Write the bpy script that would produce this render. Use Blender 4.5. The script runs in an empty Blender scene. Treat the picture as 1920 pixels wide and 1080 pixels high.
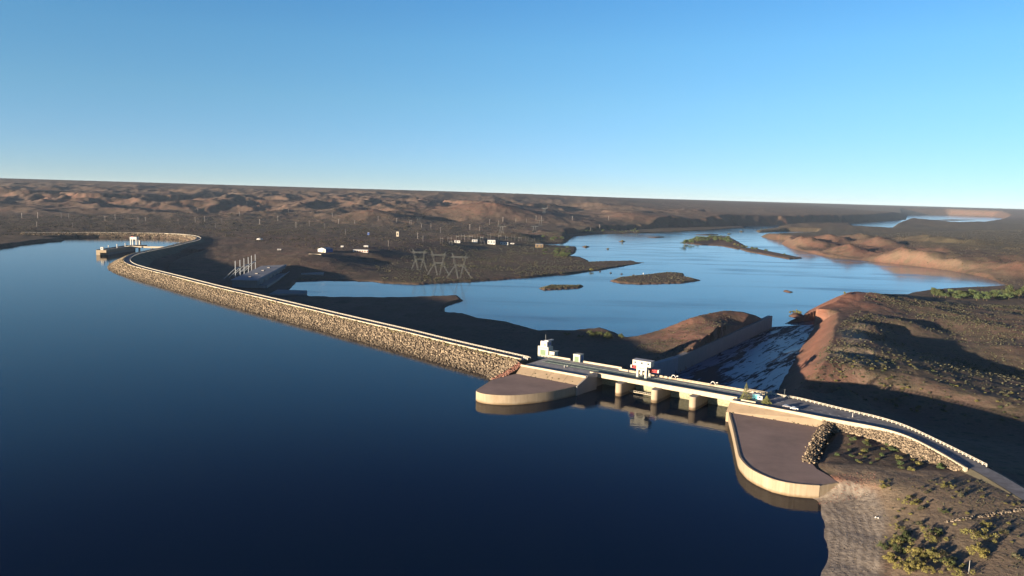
import bpy, math, random
import numpy as np
from mathutils import Vector, Matrix
R=math.radians
random.seed(7); rng=np.random.default_rng(7)
scene=bpy.context.scene; COL=scene.collection

# ---------------------------------------------------------------- camera
H=125.0; FP=1400.0; PITCH=R(6.96); ROLL=R(1.35)
_f=np.array([0,math.cos(PITCH),-math.sin(PITCH)]); _u0=np.array([0,math.sin(PITCH),math.cos(PITCH)]); _x=np.array([1.,0,0])
_r=math.cos(ROLL)*_x+math.sin(ROLL)*_u0; _u=math.cos(ROLL)*_u0-math.sin(ROLL)*_x
cam_d=bpy.data.cameras.new('camera'); cam=bpy.data.objects.new('camera',cam_d); COL.objects.link(cam)
cam_d.sensor_width=36; cam_d.lens=36*FP/1920; cam_d.clip_start=1; cam_d.clip_end=90000
m=Matrix(((_r[0],_u[0],-_f[0],0),(_r[1],_u[1],-_f[1],0),(_r[2],_u[2],-_f[2],H),(0,0,0,1)))
cam.matrix_world=m; scene.camera=cam
# ---------------------------------------------------------------- light
SUN_EL=R(5.5); SUN=np.array([-0.80,-0.60])          # towards the sun
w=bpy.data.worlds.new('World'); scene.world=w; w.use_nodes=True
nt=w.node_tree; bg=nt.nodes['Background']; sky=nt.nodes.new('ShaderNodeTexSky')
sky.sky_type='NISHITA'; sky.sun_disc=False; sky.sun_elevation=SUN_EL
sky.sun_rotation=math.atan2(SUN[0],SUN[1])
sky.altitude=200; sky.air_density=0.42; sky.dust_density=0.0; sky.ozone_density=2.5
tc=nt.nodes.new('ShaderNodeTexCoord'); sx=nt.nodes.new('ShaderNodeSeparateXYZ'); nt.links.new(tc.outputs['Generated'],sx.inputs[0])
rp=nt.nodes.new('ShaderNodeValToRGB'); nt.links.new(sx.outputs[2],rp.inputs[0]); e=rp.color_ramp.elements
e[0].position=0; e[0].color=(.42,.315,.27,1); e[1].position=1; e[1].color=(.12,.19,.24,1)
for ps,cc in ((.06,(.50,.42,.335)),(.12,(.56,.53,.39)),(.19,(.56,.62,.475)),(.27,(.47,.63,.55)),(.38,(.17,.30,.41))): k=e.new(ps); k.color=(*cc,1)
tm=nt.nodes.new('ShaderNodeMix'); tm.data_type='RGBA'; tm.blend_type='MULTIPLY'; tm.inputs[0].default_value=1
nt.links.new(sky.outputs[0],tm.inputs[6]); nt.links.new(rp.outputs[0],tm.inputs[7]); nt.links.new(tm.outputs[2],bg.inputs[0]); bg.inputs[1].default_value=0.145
sd=bpy.data.lights.new('sun','SUN'); sd.energy=5.0; sd.angle=R(0.5); sd.color=(1.0,0.80,0.58)
so=bpy.data.objects.new('sun',sd); COL.objects.link(so)
dv=Vector((-SUN[0]*math.cos(SUN_EL),-SUN[1]*math.cos(SUN_EL),-math.sin(SUN_EL)))
so.rotation_euler=dv.to_track_quat('-Z','Y').to_euler(); so.location=(-300,-200,400)
vs=scene.view_settings; vs.view_transform='Standard'; vs.look='None'; vs.exposure=1.9; vs.gamma=1
scene.cycles.max_bounces=6; scene.cycles.volume_bounces=0; scene.cycles.diffuse_bounces=2

HAZE=1.4e-5
# ---------------------------------------------------------------- tools
def at(px,py,z=0.0):
    d=_f*FP+(px-960)*_r-(py-540)*_u
    t=(z-H)/d[2]; return (d[0]*t,d[1]*t)
def far(px,Z,z): return ((px-960)/FP*Z, Z)
BO=np.array(at(1112,697,11)); BS=np.array([.8177,-.5757]); BT=np.array([.5757,.8177]); BROT=math.atan2(-.5757,.8177)
def st(s,t): p=BO+BS*s+BT*t; return (float(p[0]),float(p[1]))
def tag(o,label=None,cat=None,group=None,kind=None):
    if label: o['label']=label
    if cat: o['category']=cat
    if group: o['group']=group
    if kind: o['kind']=kind
    return o
def empty(name,loc,rz=0,label=None,cat=None,group=None):
    o=bpy.data.objects.new(name,None); COL.objects.link(o); o.location=loc; o.rotation_euler=(0,0,rz); o.empty_display_size=1
    return tag(o,label,cat,group)
def mesh_obj(name,V,Fc,mat,parent=None,smooth=False,attrs=None):
    me=bpy.data.meshes.new(name)
    if isinstance(Fc,np.ndarray):
        V=np.asarray(V,dtype=np.float32); n=Fc.shape[1]
        me.vertices.add(len(V)); me.vertices.foreach_set('co',V.ravel())
        me.loops.add(Fc.size); me.loops.foreach_set('vertex_index',Fc.astype(np.int32).ravel())
        me.polygons.add(len(Fc)); me.polygons.foreach_set('loop_start',np.arange(0,Fc.size,n,dtype=np.int32))
        me.update(calc_edges=True)
    else:
        me.from_pydata([tuple(map(float,v)) for v in V],[],Fc); me.update()
    if smooth: me.polygons.foreach_set('use_smooth',np.ones(len(me.polygons),dtype=bool))
    if attrs:
        for k,a in attrs.items():
            at_=me.attributes.new(k,'FLOAT','POINT'); at_.data.foreach_set('value',np.asarray(a,dtype=np.float32))
    if mat: me.materials.append(mat)
    o=bpy.data.objects.new(name,me); COL.objects.link(o)
    if parent: o.parent=parent
    return o
def copy_tree(o,parent=None):
    c=o.copy(); COL.objects.link(c); c.parent=parent
    for ch in o.children: copy_tree(ch,c)
    return c
class MB:
    def __init__(s): s.V=[]; s.F=[]
    def add(s,V,F):
        b=len(s.V); s.V+= [tuple(v) for v in V]; s.F+=[tuple(i+b for i in f) for f in F]; return s
    def box(s,x0,x1,y0,y1,z0,z1):
        return s.add([(x0,y0,z0),(x1,y0,z0),(x1,y1,z0),(x0,y1,z0),(x0,y0,z1),(x1,y0,z1),(x1,y1,z1),(x0,y1,z1)],
          [(3,2,1,0),(4,5,6,7),(0,1,5,4),(1,2,6,5),(2,3,7,6),(3,0,4,7)])
    def prism(s,pts,z0,z1):
        n=len(pts); z0=[z0]*n if np.isscalar(z0) else z0; z1=[z1]*n if np.isscalar(z1) else z1
        a=sum(pts[i][0]*pts[(i+1)%n][1]-pts[(i+1)%n][0]*pts[i][1] for i in range(n))
        if a<0: pts=pts[::-1]; z0=z0[::-1]; z1=z1[::-1]
        V=[(p[0],p[1],z) for p,z in zip(pts,z0)]+[(p[0],p[1],z) for p,z in zip(pts,z1)]
        return s.add(V,[tuple(range(n-1,-1,-1)),tuple(range(n,2*n))]+[(i,(i+1)%n,n+(i+1)%n,n+i) for i in range(n)])
    def beam(s,a,b,w,h=None,n=4):
        a=Vector(a); b=Vector(b); d=(b-a)
        if d.length<1e-6: return s
        d.normalize(); up=Vector((0,0,1)) if abs(d.z)<.95 else Vector((0,1,0))
        X=d.cross(up).normalized(); Y=X.cross(d); h=h or w; V=[]
        for p in (a,b):
            for k in range(n):
                t=2*math.pi*(k+.5)/n; c=math.cos(t)*(1.414 if n==4 else 1); q=math.sin(t)*(1.414 if n==4 else 1)
                V.append(p+X*(w/2*c)+Y*(h/2*q))
        return s.add(V,[tuple(range(n)),tuple(range(2*n-1,n-1,-1))]+[(k,n+k,n+(k+1)%n,(k+1)%n) for k in range(n)])
    def cone(s,x,y,z0,z1,r0,r1,n=12):
        V=[(x+r0*math.cos(6.2832*k/n),y+r0*math.sin(6.2832*k/n),z0) for k in range(n)]+[(x+r1*math.cos(6.2832*k/n),y+r1*math.sin(6.2832*k/n),z1) for k in range(n)]
        return s.add(V,[tuple(range(n-1,-1,-1)),tuple(range(n,2*n))]+[(k,(k+1)%n,n+(k+1)%n,n+k) for k in range(n)])
    def strip(s,A,B,za,zb):
        """ribbon between two polylines"""
        n=len(A); za=[za]*n if np.isscalar(za) else za; zb=[zb]*n if np.isscalar(zb) else zb
        V=[(p[0],p[1],z) for p,z in zip(A,za)]+[(p[0],p[1],z) for p,z in zip(B,zb)]
        return s.add(V,[(i,i+1,n+i+1,n+i) for i in range(n-1)])
    def sweep(s,line,prof,close=True):
        """profile [(offset,z)] swept along a 2-D polyline; offset to the right of travel"""
        L=np.array(line,float); T=np.gradient(L,axis=0); T/=np.linalg.norm(T,axis=1)[:,None]; N=np.stack([T[:,1],-T[:,0]],1)
        k=len(prof); V=[]
        for p,nn in zip(L,N):
            for o,z in prof: V.append((p[0]+nn[0]*o,p[1]+nn[1]*o,z))
        F=[]
        for i in range(len(L)-1):
            for j in range(k if close else k-1):
                F.append((i*k+j,i*k+(j+1)%k,(i+1)*k+(j+1)%k,(i+1)*k+j))
        if close: F+= [tuple(range(k)),tuple(range((len(L)-1)*k+k-1,(len(L)-1)*k-1,-1))]
        return s.add(V,F)
    def build(s,name,mat,parent=None,smooth=False):
        o=mesh_obj(name,s.V,s.F,mat,parent,smooth)
        return o
def resample(pts,step,smooth=3):
    P=np.array(pts,float)
    for _ in range(smooth):   # Chaikin
        Q=[P[0]]
        for a,b in zip(P[:-1],P[1:]): Q+= [a*.75+b*.25,a*.25+b*.75]
        Q.append(P[-1]); P=np.array(Q)
    d=np.r_[0,np.cumsum(np.linalg.norm(np.diff(P,axis=0),axis=1))]; n=max(2,int(d[-1]/step)+1)
    q=np.linspace(0,d[-1],n); return np.stack([np.interp(q,d,P[:,0]),np.interp(q,d,P[:,1])],1)
def offset(L,o):
    L=np.array(L,float); T=np.gradient(L,axis=0); T/=np.linalg.norm(T,axis=1)[:,None]; return L+np.stack([T[:,1],-T[:,0]],1)*o

# ---------------------------------------------------------------- materials
def mat(name,col,rough=.8,var=.0,scale=1.0,bump=0,spec=.3,metal=0,col2=None,detail=4,streak=None):
    M=bpy.data.materials.new(name); M.use_nodes=True; t=M.node_tree; n=t.nodes; l=t.links; b=n['Principled BSDF']
    b.inputs['Base Color'].default_value=(*col,1); b.inputs['Roughness'].default_value=rough; b.inputs['Metallic'].default_value=metal
    b.inputs['Specular IOR Level'].default_value=spec
    if var or col2:
        tc=n.new('ShaderNodeNewGeometry'); no=n.new('ShaderNodeTexNoise'); no.inputs['Scale'].default_value=scale; no.inputs['Detail'].default_value=detail; no.inputs['Roughness'].default_value=.65
        src=tc.outputs['Position']
        if streak:
            mp=n.new('ShaderNodeMapping'); mp.inputs['Scale'].default_value=streak; l.new(src,mp.inputs[0]); src=mp.outputs[0]
        l.new(src,no.inputs['Vector'])
        rp=n.new('ShaderNodeValToRGB'); rp.color_ramp.elements[0].position=.35; rp.color_ramp.elements[1].position=.68
        c2=col2 or tuple(min(1,c*(1+var)) for c in col); c1=col if col2 else tuple(c*(1-var) for c in col)
        rp.color_ramp.elements[0].color=(*c1,1); rp.color_ramp.elements[1].color=(*c2,1)
        l.new(no.outputs[0],rp.inputs[0]); l.new(rp.outputs[0],b.inputs['Base Color'])
        if bump:
            bp=n.new('ShaderNodeBump'); bp.inputs['Strength'].default_value=1; bp.inputs['Distance'].default_value=bump; l.new(no.outputs[0],bp.inputs['Height']); l.new(bp.outputs[0],b.inputs['Normal'])
    return M
def concrete(name,a,b_,stain=.5,zlow=None,joint=0):
    M=bpy.data.materials.new(name); M.use_nodes=True; t=M.node_tree; n=t.nodes; l=t.links; b=n['Principled BSDF']; b.inputs['Roughness'].default_value=.85; b.inputs['Specular IOR Level'].default_value=.2
    g=n.new('ShaderNodeNewGeometry')
    n1=n.new('ShaderNodeTexNoise'); n1.inputs['Scale'].default_value=.12; n1.inputs['Detail'].default_value=8; n1.inputs['Roughness'].default_value=.7; l.new(g.outputs['Position'],n1.inputs['Vector'])
    mp=n.new('ShaderNodeMapping'); mp.inputs['Scale'].default_value=(1.2,1.2,.08); l.new(g.outputs['Position'],mp.inputs[0])
    n2=n.new('ShaderNodeTexNoise'); n2.inputs['Scale'].default_value=.7; n2.inputs['Detail'].default_value=6; l.new(mp.outputs[0],n2.inputs['Vector'])
    ad=n.new('ShaderNodeMath'); ad.operation='ADD'; l.new(n1.outputs[0],ad.inputs[0]); l.new(n2.outputs[0],ad.inputs[1])
    mr=n.new('ShaderNodeMapRange'); mr.inputs[1].default_value=.75; mr.inputs[2].default_value=1.3; l.new(ad.outputs[0],mr.inputs[0])
    mx=n.new('ShaderNodeMix'); mx.data_type='RGBA'; mx.inputs[6].default_value=(*a,1); mx.inputs[7].default_value=(*b_,1); l.new(mr.outputs[0],mx.inputs[0]); out=mx.outputs[2]
    if zlow is not None:   # tide-mark staining near the water line
        sp=n.new('ShaderNodeSeparateXYZ'); l.new(g.outputs['Position'],sp.inputs[0])
        m2=n.new('ShaderNodeMath'); m2.operation='MULTIPLY_ADD'; m2.inputs[1].default_value=2.2; l.new(n1.outputs[0],m2.inputs[0]); l.new(sp.outputs[2],m2.inputs[2])
        r2=n.new('ShaderNodeMapRange'); r2.inputs[1].default_value=zlow+1.6; r2.inputs[2].default_value=zlow+.4; l.new(m2.outputs[0],r2.inputs[0])
        m3=n.new('ShaderNodeMix'); m3.data_type='RGBA'; l.new(out,m3.inputs[6]); m3.inputs[7].default_value=(a[0]*stain,a[1]*stain*.92,a[2]*stain*.8,1); l.new(r2.outputs[0],m3.inputs[0]); out=m3.outputs[2]
    l.new(out,b.inputs['Base Color'])
    bp=n.new('ShaderNodeBump'); bp.inputs['Distance'].default_value=.15; bp.inputs['Strength'].default_value=.6; l.new(n1.outputs[0],bp.inputs['Height']); l.new(bp.outputs[0],b.inputs['Normal'])
    return M
def water_mat(name,col,rough,scale,bumpd,patch=0,spec=.5):
    M=bpy.data.materials.new(name); M.use_nodes=True; t=M.node_tree; n=t.nodes; l=t.links; b=n['Principled BSDF']
    b.inputs['Base Color'].default_value=(*col,1); b.inputs['IOR'].default_value=1.33; b.inputs['Roughness'].default_value=rough; b.inputs['Specular IOR Level'].default_value=spec
    g=n.new('ShaderNodeNewGeometry'); no=n.new('ShaderNodeTexNoise'); no.inputs['Scale'].default_value=scale; no.inputs['Detail'].default_value=3; l.new(g.outputs['Position'],no.inputs['Vector'])
    bp=n.new('ShaderNodeBump'); bp.inputs['Distance'].default_value=bumpd; bp.inputs['Strength'].default_value=1; l.new(no.outputs[0],bp.inputs['Height']); l.new(bp.outputs[0],b.inputs['Normal'])
    if patch:
        mp=n.new('ShaderNodeMapping'); mp.inputs['Rotation'].default_value=(0,0,R(-52)); mp.inputs['Scale'].default_value=(.0035,.016,1); l.new(g.outputs['Position'],mp.inputs[0])
        pn=n.new('ShaderNodeTexNoise'); pn.inputs['Scale'].default_value=1; pn.inputs['Detail'].default_value=5; pn.inputs['Distortion'].default_value=.6; l.new(mp.outputs[0],pn.inputs['Vector'])
        mr=n.new('ShaderNodeMapRange'); mr.inputs[1].default_value=.5; mr.inputs[2].default_value=.72; mr.inputs[3].default_value=rough; mr.inputs[4].default_value=rough+patch; l.new(pn.outputs[0],mr.inputs[0]); l.new(mr.outputs[0],b.inputs['Roughness'])
    return M
M={}
M['conc']=concrete('tan_concrete',(0.2232,0.1767,0.1178),(0.2914,0.2418,0.1736),.6,.9)
M['pier']=concrete('pier_concrete',(0.2356,0.186,0.1302),(0.31,0.2604,0.1922),.42,1.9)
M['conc_hi']=concrete('parapet_concrete',(0.31,0.2666,0.1984),(0.3844,0.341,0.2604))
M['conc_grey']=concrete('weathered_grey_concrete',(0.1674,0.1612,0.155),(0.2232,0.2108,0.1984),.6,-14)
M['conc_blue']=concrete('pale_grey_concrete',(0.186,0.1984,0.2232),(0.2356,0.248,0.2666))
M['apron']=mat('apron_gravel',(.255,.182,.150),.95,.2,.05,.05,detail=10)
M['slope']=mat('slope_slab',(.26,.20,.135),.9,.15,.12,.03,detail=8)
M['dark']=mat('weeds',(.05,.05,.025),.95)
M['asphalt']=mat('asphalt',(.17,.168,.175),.9,.35,.2,.01,detail=8)
M['deck']=mat('deck_asphalt',(.30,.29,.275),.9,.3,.25,.01,detail=8)
M['ballast']=mat('deck_green_grey',(.15,.19,.165),.9,.4,.9,.02)
M['line']=mat('line_paint',(.62,.62,.58),.7,.1,3)
M['white']=mat('white_paint',(.40,.40,.375),.6,.08,.6)
M['cream']=mat('cream_paint',(.37,.365,.30),.6,.12,.5)
M['green']=mat('green_door',(.10,.155,.085),.6,.15,2)
M['glass']=mat('window_glass',(.03,.045,.07),.15,spec=.6)
M['roofgrey']=mat('roof_sheet',(.28,.285,.30),.6,.15,.6)
M['red']=mat('red_paint',(0.341,0.031,0.031),.5,.1,2)
M['rail']=mat('rail_paint',(0.4092,0.3844,0.3224),.75,.15,.8)
M['steel']=mat('galvanised_steel',(0.12,0.135,0.135),.5,.1,1,metal=.3)
M['gate']=mat('gate_steel',(.24,.235,.155),.7,.3,.8,.02)
M['blue']=mat('blue_wall',(.04,.08,.24),.6,.1,.6)
M['bark']=mat('bark',(.10,.075,.05),.95,.3,3)
M['pole']=mat('pale_pole',(.16,.15,.145),.7,.1,1)
M['buoy']=mat('dark_float',(.02,.02,.022),.6)
M['stone']=mat('pale_stone',(0.341,0.31,0.2728),.9,.2,1)
M['car']=mat('white_car_paint',(0.496,0.496,0.4836),.3,.02,1,spec=.6)
M['pylon']=mat('dull_lattice_steel',(.06,.068,.066),.6,.1,1,metal=.2)
M['car2']=mat('grey_car_paint',(.20,.19,.20),.3,.02,1,spec=.6)
M['rubber']=mat('tyre',(.02,.02,.02),.8)
M['water']=water_mat('reservoir_water',(.0005,.006,.019),.04,.4,.06,.05,.17)
M['river']=water_mat('river_water',(.01,.065,.125),.10,.25,.02,.14)
def rockmat(name,c1,c2,c3,wet=False):
    X=bpy.data.materials.new(name); X.use_nodes=True; t=X.node_tree; n=t.nodes; l=t.links; b=n['Principled BSDF']; b.inputs['Roughness'].default_value=.95; b.inputs['Specular IOR Level'].default_value=.15
    g=n.new('ShaderNodeNewGeometry'); rp=n.new('ShaderNodeValToRGB'); e=rp.color_ramp.elements; e[0].color=(*c1,1); e[1].color=(*c3,1); k=e.new(.55); k.color=(*c2,1)
    l.new(g.outputs['Random Per Island'],rp.inputs[0]); 
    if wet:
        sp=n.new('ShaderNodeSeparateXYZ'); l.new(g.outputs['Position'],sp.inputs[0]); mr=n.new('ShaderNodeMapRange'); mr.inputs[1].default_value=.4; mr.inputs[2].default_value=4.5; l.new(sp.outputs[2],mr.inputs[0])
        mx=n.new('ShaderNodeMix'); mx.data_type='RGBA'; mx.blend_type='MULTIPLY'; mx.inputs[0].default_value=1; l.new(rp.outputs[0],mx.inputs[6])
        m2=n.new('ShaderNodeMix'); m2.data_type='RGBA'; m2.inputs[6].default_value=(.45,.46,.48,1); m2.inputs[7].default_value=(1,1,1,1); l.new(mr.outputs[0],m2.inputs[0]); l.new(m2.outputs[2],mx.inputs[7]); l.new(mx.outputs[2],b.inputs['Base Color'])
    else: l.new(rp.outputs[0],b.inputs['Base Color'])
    return X
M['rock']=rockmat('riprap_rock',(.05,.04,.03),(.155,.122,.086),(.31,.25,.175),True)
M['leaf_dark']=rockmat('leaf_dark',(.025,.035,.015),(.05,.065,.026),(.085,.095,.04))
M['scrub_dark']=rockmat('scrub_dark',(.02,.02,.015),(.042,.038,.027),(.085,.068,.048))
M['leaf_olive']=rockmat('leaf_olive',(.06,.06,.02),(.12,.115,.038),(.22,.20,.07))
M['leaf_yellow']=rockmat('leaf_yellow',(.085,.08,.024),(.155,.14,.042),(.25,.21,.08))
M['leaf_grey']=rockmat('leaf_grey',(.03,.033,.02),(.062,.064,.038),(.12,.112,.068))
M['leaf_green']=rockmat('leaf_green',(.03,.05,.02),(.06,.09,.035),(.11,.14,.06))

# ---------------------------------------------------------------- ground shape
cl_px=[(850,453),(900,449),(930,445),(1000,443),(1060,440),(1090,436),(1110,434.5),(1150,431.5),(1200,429),(1290,426),(1380,423.3),(1450,422),(1530,420),(1610,417),(1690,412),(1700,403.5)]
cliffline=[at(x,y,-12) for x,y in cl_px]
mesas=[(*far(895,4650,0),90,300,.8),(*far(975,4800,0),80,310,.8),(*far(1175,4500,0),52,240,.7),(*far(1260,5200,0),62,260,.7),(*far(720,4700,0),74,280,.6),(*far(560,4600,0),66,240,.6),(*far(250,4500,0),84,420,.6),(*far(90,4600,0),90,400,.6)]
mounds=[(*at(a,b,-8),hh,rr,ee) for a,b,hh,rr,ee in ((1690,487,28,72,.5),(1592,475,24,58,.55),(1492,459,27,62,.6),(1530,462,18,60,.5),(1555,458,22,60,.5),(1765,484,14,80,.4),(1645,466,24,62,.45),(1905,512,13,70,.6),(1800,468,14,90,.4),(1725,462,18,80,.4),(1610,457,20,70,.4))]
cliffpoly=cliffline+[far(1720,12000,0),far(1500,12000,0),far(1000,7000,0),far(700,4500,0),at(760,420,0),at(800,440,0)]
def hash2(ix,iy,seed):
    h=(ix*374761393+iy*668265263+seed*974634777)&0xffffffff
    h=((h^(h>>13))*1274126177)&0xffffffff; return ((h^(h>>16))&0xffff)/65535.0
def vnoise(x,y,seed):
    ix=np.floor(x).astype(np.int64); iy=np.floor(y).astype(np.int64); fx=x-ix; fy=y-iy
    a=6.283185*hash2(ix,iy,seed); 
    def gd(dx,dy):
        t=6.283185*hash2(ix+dx,iy+dy,seed); return np.cos(t)*(fx-dx)+np.sin(t)*(fy-dy)
    u=fx*fx*fx*(fx*(fx*6-15)+10); v=fy*fy*fy*(fy*(fy*6-15)+10)
    return (gd(0,0)*(1-u)+gd(1,0)*u)*(1-v)+(gd(0,1)*(1-u)+gd(1,1)*u)*v
def fbm(x,y,wl,octv,seed,ridge=False,gain=.5):
    s=np.zeros_like(x); a=1.0; n=0
    for k in range(octv):
        q=vnoise(x/wl,y/wl,seed+k)*1.5
        if ridge: q=1-2*np.abs(q)-.45
        s+=a*q; a*=gain; wl*=.5
    return s
def sdf(P,poly):
    """signed distance, negative inside"""
    Q=np.array(poly,float); x=P[:,0]; y=P[:,1]; d=np.full(len(x),1e18); inside=np.zeros(len(x),bool)
    for a,b in zip(Q,np.roll(Q,-1,axis=0)):
        e=b-a; L=max(e@e,1e-9); t=np.clip(((x-a[0])*e[0]+(y-a[1])*e[1])/L,0,1)
        dx=x-a[0]-t*e[0]; dy=y-a[1]-t*e[1]; np.minimum(d,dx*dx+dy*dy,out=d)
        if a[1]!=b[1]:
            c=((a[1]>y)!=(b[1]>y))&(x<(b[0]-a[0])*(y-a[1])/(b[1]-a[1])+a[0]); inside^=c
    d=np.sqrt(d); return np.where(inside,-d,d)
def dpoly(P,line):
    Q=np.array(line,float); x=P[:,0]; y=P[:,1]; d=np.full(len(x),1e18)
    for a,b in zip(Q[:-1],Q[1:]):
        e=b-a; L=max(e@e,1e-9); t=np.clip(((x-a[0])*e[0]+(y-a[1])*e[1])/L,0,1)
        dx=x-a[0]-t*e[0]; dy=y-a[1]-t*e[1]; np.minimum(d,dx*dx+dy*dy,out=d)
    return np.sqrt(d)
WR=-15.0
river_px=[(576,556),(640,557),(720,558.5),(800,557),(860,555.5),(868,564),(838,573),(833,588),(870,591),(905,600),(960,609),(1010,623),(1060,625),(1130,622),(1165,632),(1180,639),(1300,614),(1380,602),(1430,604),(1444,616),
 (1505,593),(1512,582),(1560,572),(1620,564),(1690,556),(1740,545),(1800,540),(1850,538),(1889,536),(1847,520),(1780,507),(1697,497),(1613,488),(1547,481),(1480,465),(1465,457),(1473,450.5),(1447,449.5),(1427,443.5),(1460,441.5),(1527,437.5),(1533,434.5),
 (1480,433.5),(1423,436),(1418,433.5),(1470,430.5),(1560,428.5),(1600,424),(1607,431.5),(1668,432),(1676,425),(1700,418),(1790,423.5),(1868,417.5),(1885,410.5),(1860,407),(1780,404),(1702,403),(1699,412),(1610,418.5),(1530,421.5),(1453,423),(1383,424.5),(1398,427),(1336,431.5),(1270,435),(1200,437.5),(1122,439),(1075,443),
 (1068,449),(1060,456),(1018,457),(1023,460.5),(1080,463),(1082,474),(1063,480),(1091,482.5),(1105,490),(1084,494),(1116,490.5),(1200,487.5),(1229,490),(1178,498),(1122,507),(1060,515),(981,521.5),(883,528),(784,533.5),(718,531),(700,528),(610,525),(560,527),(535,548)]
river=[at(x,y,WR) for x,y in river_px]
isl_px=[[(1008,541),(1030,535.5),(1097,536),(1090,540),(1020,544)],[(1143,527),(1160,520.5),(1200,516.5),(1250,511),(1282,513),(1285,519),(1316,526),(1280,531),(1200,533),(1160,531)],
 [(1280,456),(1300,446),(1360,443),(1375,448),(1402,463),(1385,468),(1350,461),(1310,459)],[(1376,464),(1420,467),(1508,484.5),(1480,486.5),(1400,472)],
 [(1090,463),(1098,460.5),(1107,463),(1099,465)],[(1135,467),(1140,465.6),(1144,467),(1140,468.2)],[(1159,453),(1167,451),(1173,453),(1167,455)],[(1384,434.5),(1391,433),(1397,434.5),(1390,435.5)],[(1361,439),(1367,437.5),(1373,439),(1367,440)],[(1478,592),(1488,586),(1508,590),(1504,596),(1486,595)],[(1150,442),(1160,440.5),(1170,442),(1160,443)],[(1466,546),(1474,544),(1490,548.5),(1480,549)]]
isl_px+=[[(1512,428),(1560,425.6),(1600,426.2),(1550,428.6)],[(1300,440.5),(1330,439),(1352,440),(1325,441.5)],[(1210,445),(1235,443.8),(1250,445),(1230,446)],[(1432,439.5),(1470,437.6),(1515,438),(1470,440)],[(1740,413),(1780,411.5),(1830,412.5),(1790,414)]]
isl=[[at(x,y,WR) for x,y in q] for q in isl_px]
# dam crest: upstream parapet line traced at z 11
par_px=[(40,436),(160,435.6),(202,436),(285,436.7),(337,438.9),(362,442),(371,446.5),(362,450.5),(347,453.5),(310,462.7),(272.5,469.5),(246,475.5),(233,482.5),(231,489),(240,495),(260,501.5),(327,518),(400,537),(472,553.5),(540,569.5),(660,598),(756,620),(827.5,638),(899,654.6),(978,672.5)]
crest=resample([at(x,y,11) for x,y in par_px],6,2)
crest_mid=offset(crest,-5)
chute=[st(4,16),st(98,16),st(97,60)]+[at(x,y,-14.3) for x,y in ((1459,725),(1480,690),(1500,655),(1520,622),(1535,597))]+[st(-7,440),st(3,136)]
chute_w=[st(2.5,10),st(1.5,136),st(-8,421)]
resv=[at(-500,500,0),at(0,465,0),at(67,455,0),at(123,450,0),at(83,447.7,0),at(130,446,0)]+[tuple(p) for p in offset(crest,22)[::4] if p[0]>-1050]+[st(-52,-20),st(-15,14),st(98,14),st(96,-8),st(150,-11),at(1560,795,6),at(1536,830,6),at(1505,866,6),at(1514,878,5.6),at(1538,903,5.6),st(150,-101),st(146,-109),at(1520,919,0),at(1488,917,0),at(1506,940,0),at(1522,965,0),at(1530,1000,0),at(1514,1058,0),at(1535,1085,0),at(1545,1180,0),(90,60),(200,-500),(-9000,-500),(-9000,1000)]
# control points: pixel, pixel, height, relief, redness, greenness, [world position if dist given]
CP=[]
def c(px,py,z,amp=1,red=.3,grn=.3): CP.append((*at(px,py,z),z,amp,red,grn))
def cd(px,Z,z,amp=1,red=.3,grn=.3): CP.append((*far(px,Z,z),z,amp,red,grn))
def cs(s,t,z,amp=1,red=.3,grn=.3): CP.append((*st(s,t),z,amp,red,grn))
for px in (-700,-300,0,200,420,640,820):
    cd(px,2350,7,1.5,.15,.5); cd(px,2900,10,4,.2,.4); cd(px,3300,16,14,.35,.25); cd(px,3900,46,26,.5,.15); cd(px,4700,88,26,.45,.15); cd(px,5600,135,14,.3,.25)
for px,z1,z2 in ((-1500,178,215),(-700,178,215),(-300,176,210),(0,171,202),(200,167,195),(420,160,180),(640,155,168),(820,152,165),(960,148,160)): cd(px,6400,z1,5,.2,.35); cd(px,10000,z2,4,.2,.35); cd(px,30000,z2+30,4,.2,.3)
for px in (960,1120): cd(px,3300,14,5,.3,.3); cd(px,3900,30,18,.5,.2); cd(px,5000,85,22,.4,.2); cd(px,6300,135,8,.3,.3)
cd(1120,7500,140,4,.2,.3); cd(1120,10000,152,3); cd(1120,30000,200,3)
c(700,392,60,10,.8,.1); c(905,377,101,5,.8,.1); c(935,380,96,5,.8,.1); c(890,402,30,8,1,.1); c(960,381,88,6,.6,.1); c(1000,390,62,8,.5,.1); c(850,385,60,10,.7,.1); c(1040,402,22,5,.4,.3)
for px,z in ((1280,128),(1400,118),(1500,112)): cd(px,9500,z,4,.3,.2); cd(px,6500,z*.62,8,.35,.2); cd(px,13000,z+16,3); cd(px,22000,z+35,3); cd(px,30000,z+45,3)
for px in (1250,1400,1530,1640): cd(px,5600 if px<1600 else 8200,50,6,.35,.15)
c(1185,400,55,10,.7,.15); c(1130,408,30,8,.6,.2); c(1180,413,42,4,.5,.2); c(1280,407,42,5,.4,.2); c(1400,408,42,4,.4,.2); c(1500,410,38,4,.4,.2); c(1600,405,50,4,.4,.2); c(1690,398,62,4,.4,.2)
c(1090,424,18,3,.6,.2); c(1040,428,15,3,.5,.2); c(960,432,15,2,.5,.2); c(900,436,14,3,.6,.2); c(860,441,12,3,.6,.2); c(960,420,15,3,.4,.2)
c(1110,437,-12,.8,.1,.9); c(1160,434,-12,.8,.1,.9); c(1250,430,-13,.5,.1,.7); c(1350,428,-13,.3,.1,.7)
c(960,443,-9,1,.2,.4); c(1050,441,-11,.8,.1,.7); c(900,449,-8,1,.2,.4); c(850,452,-7,1,.2,.4)
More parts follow.
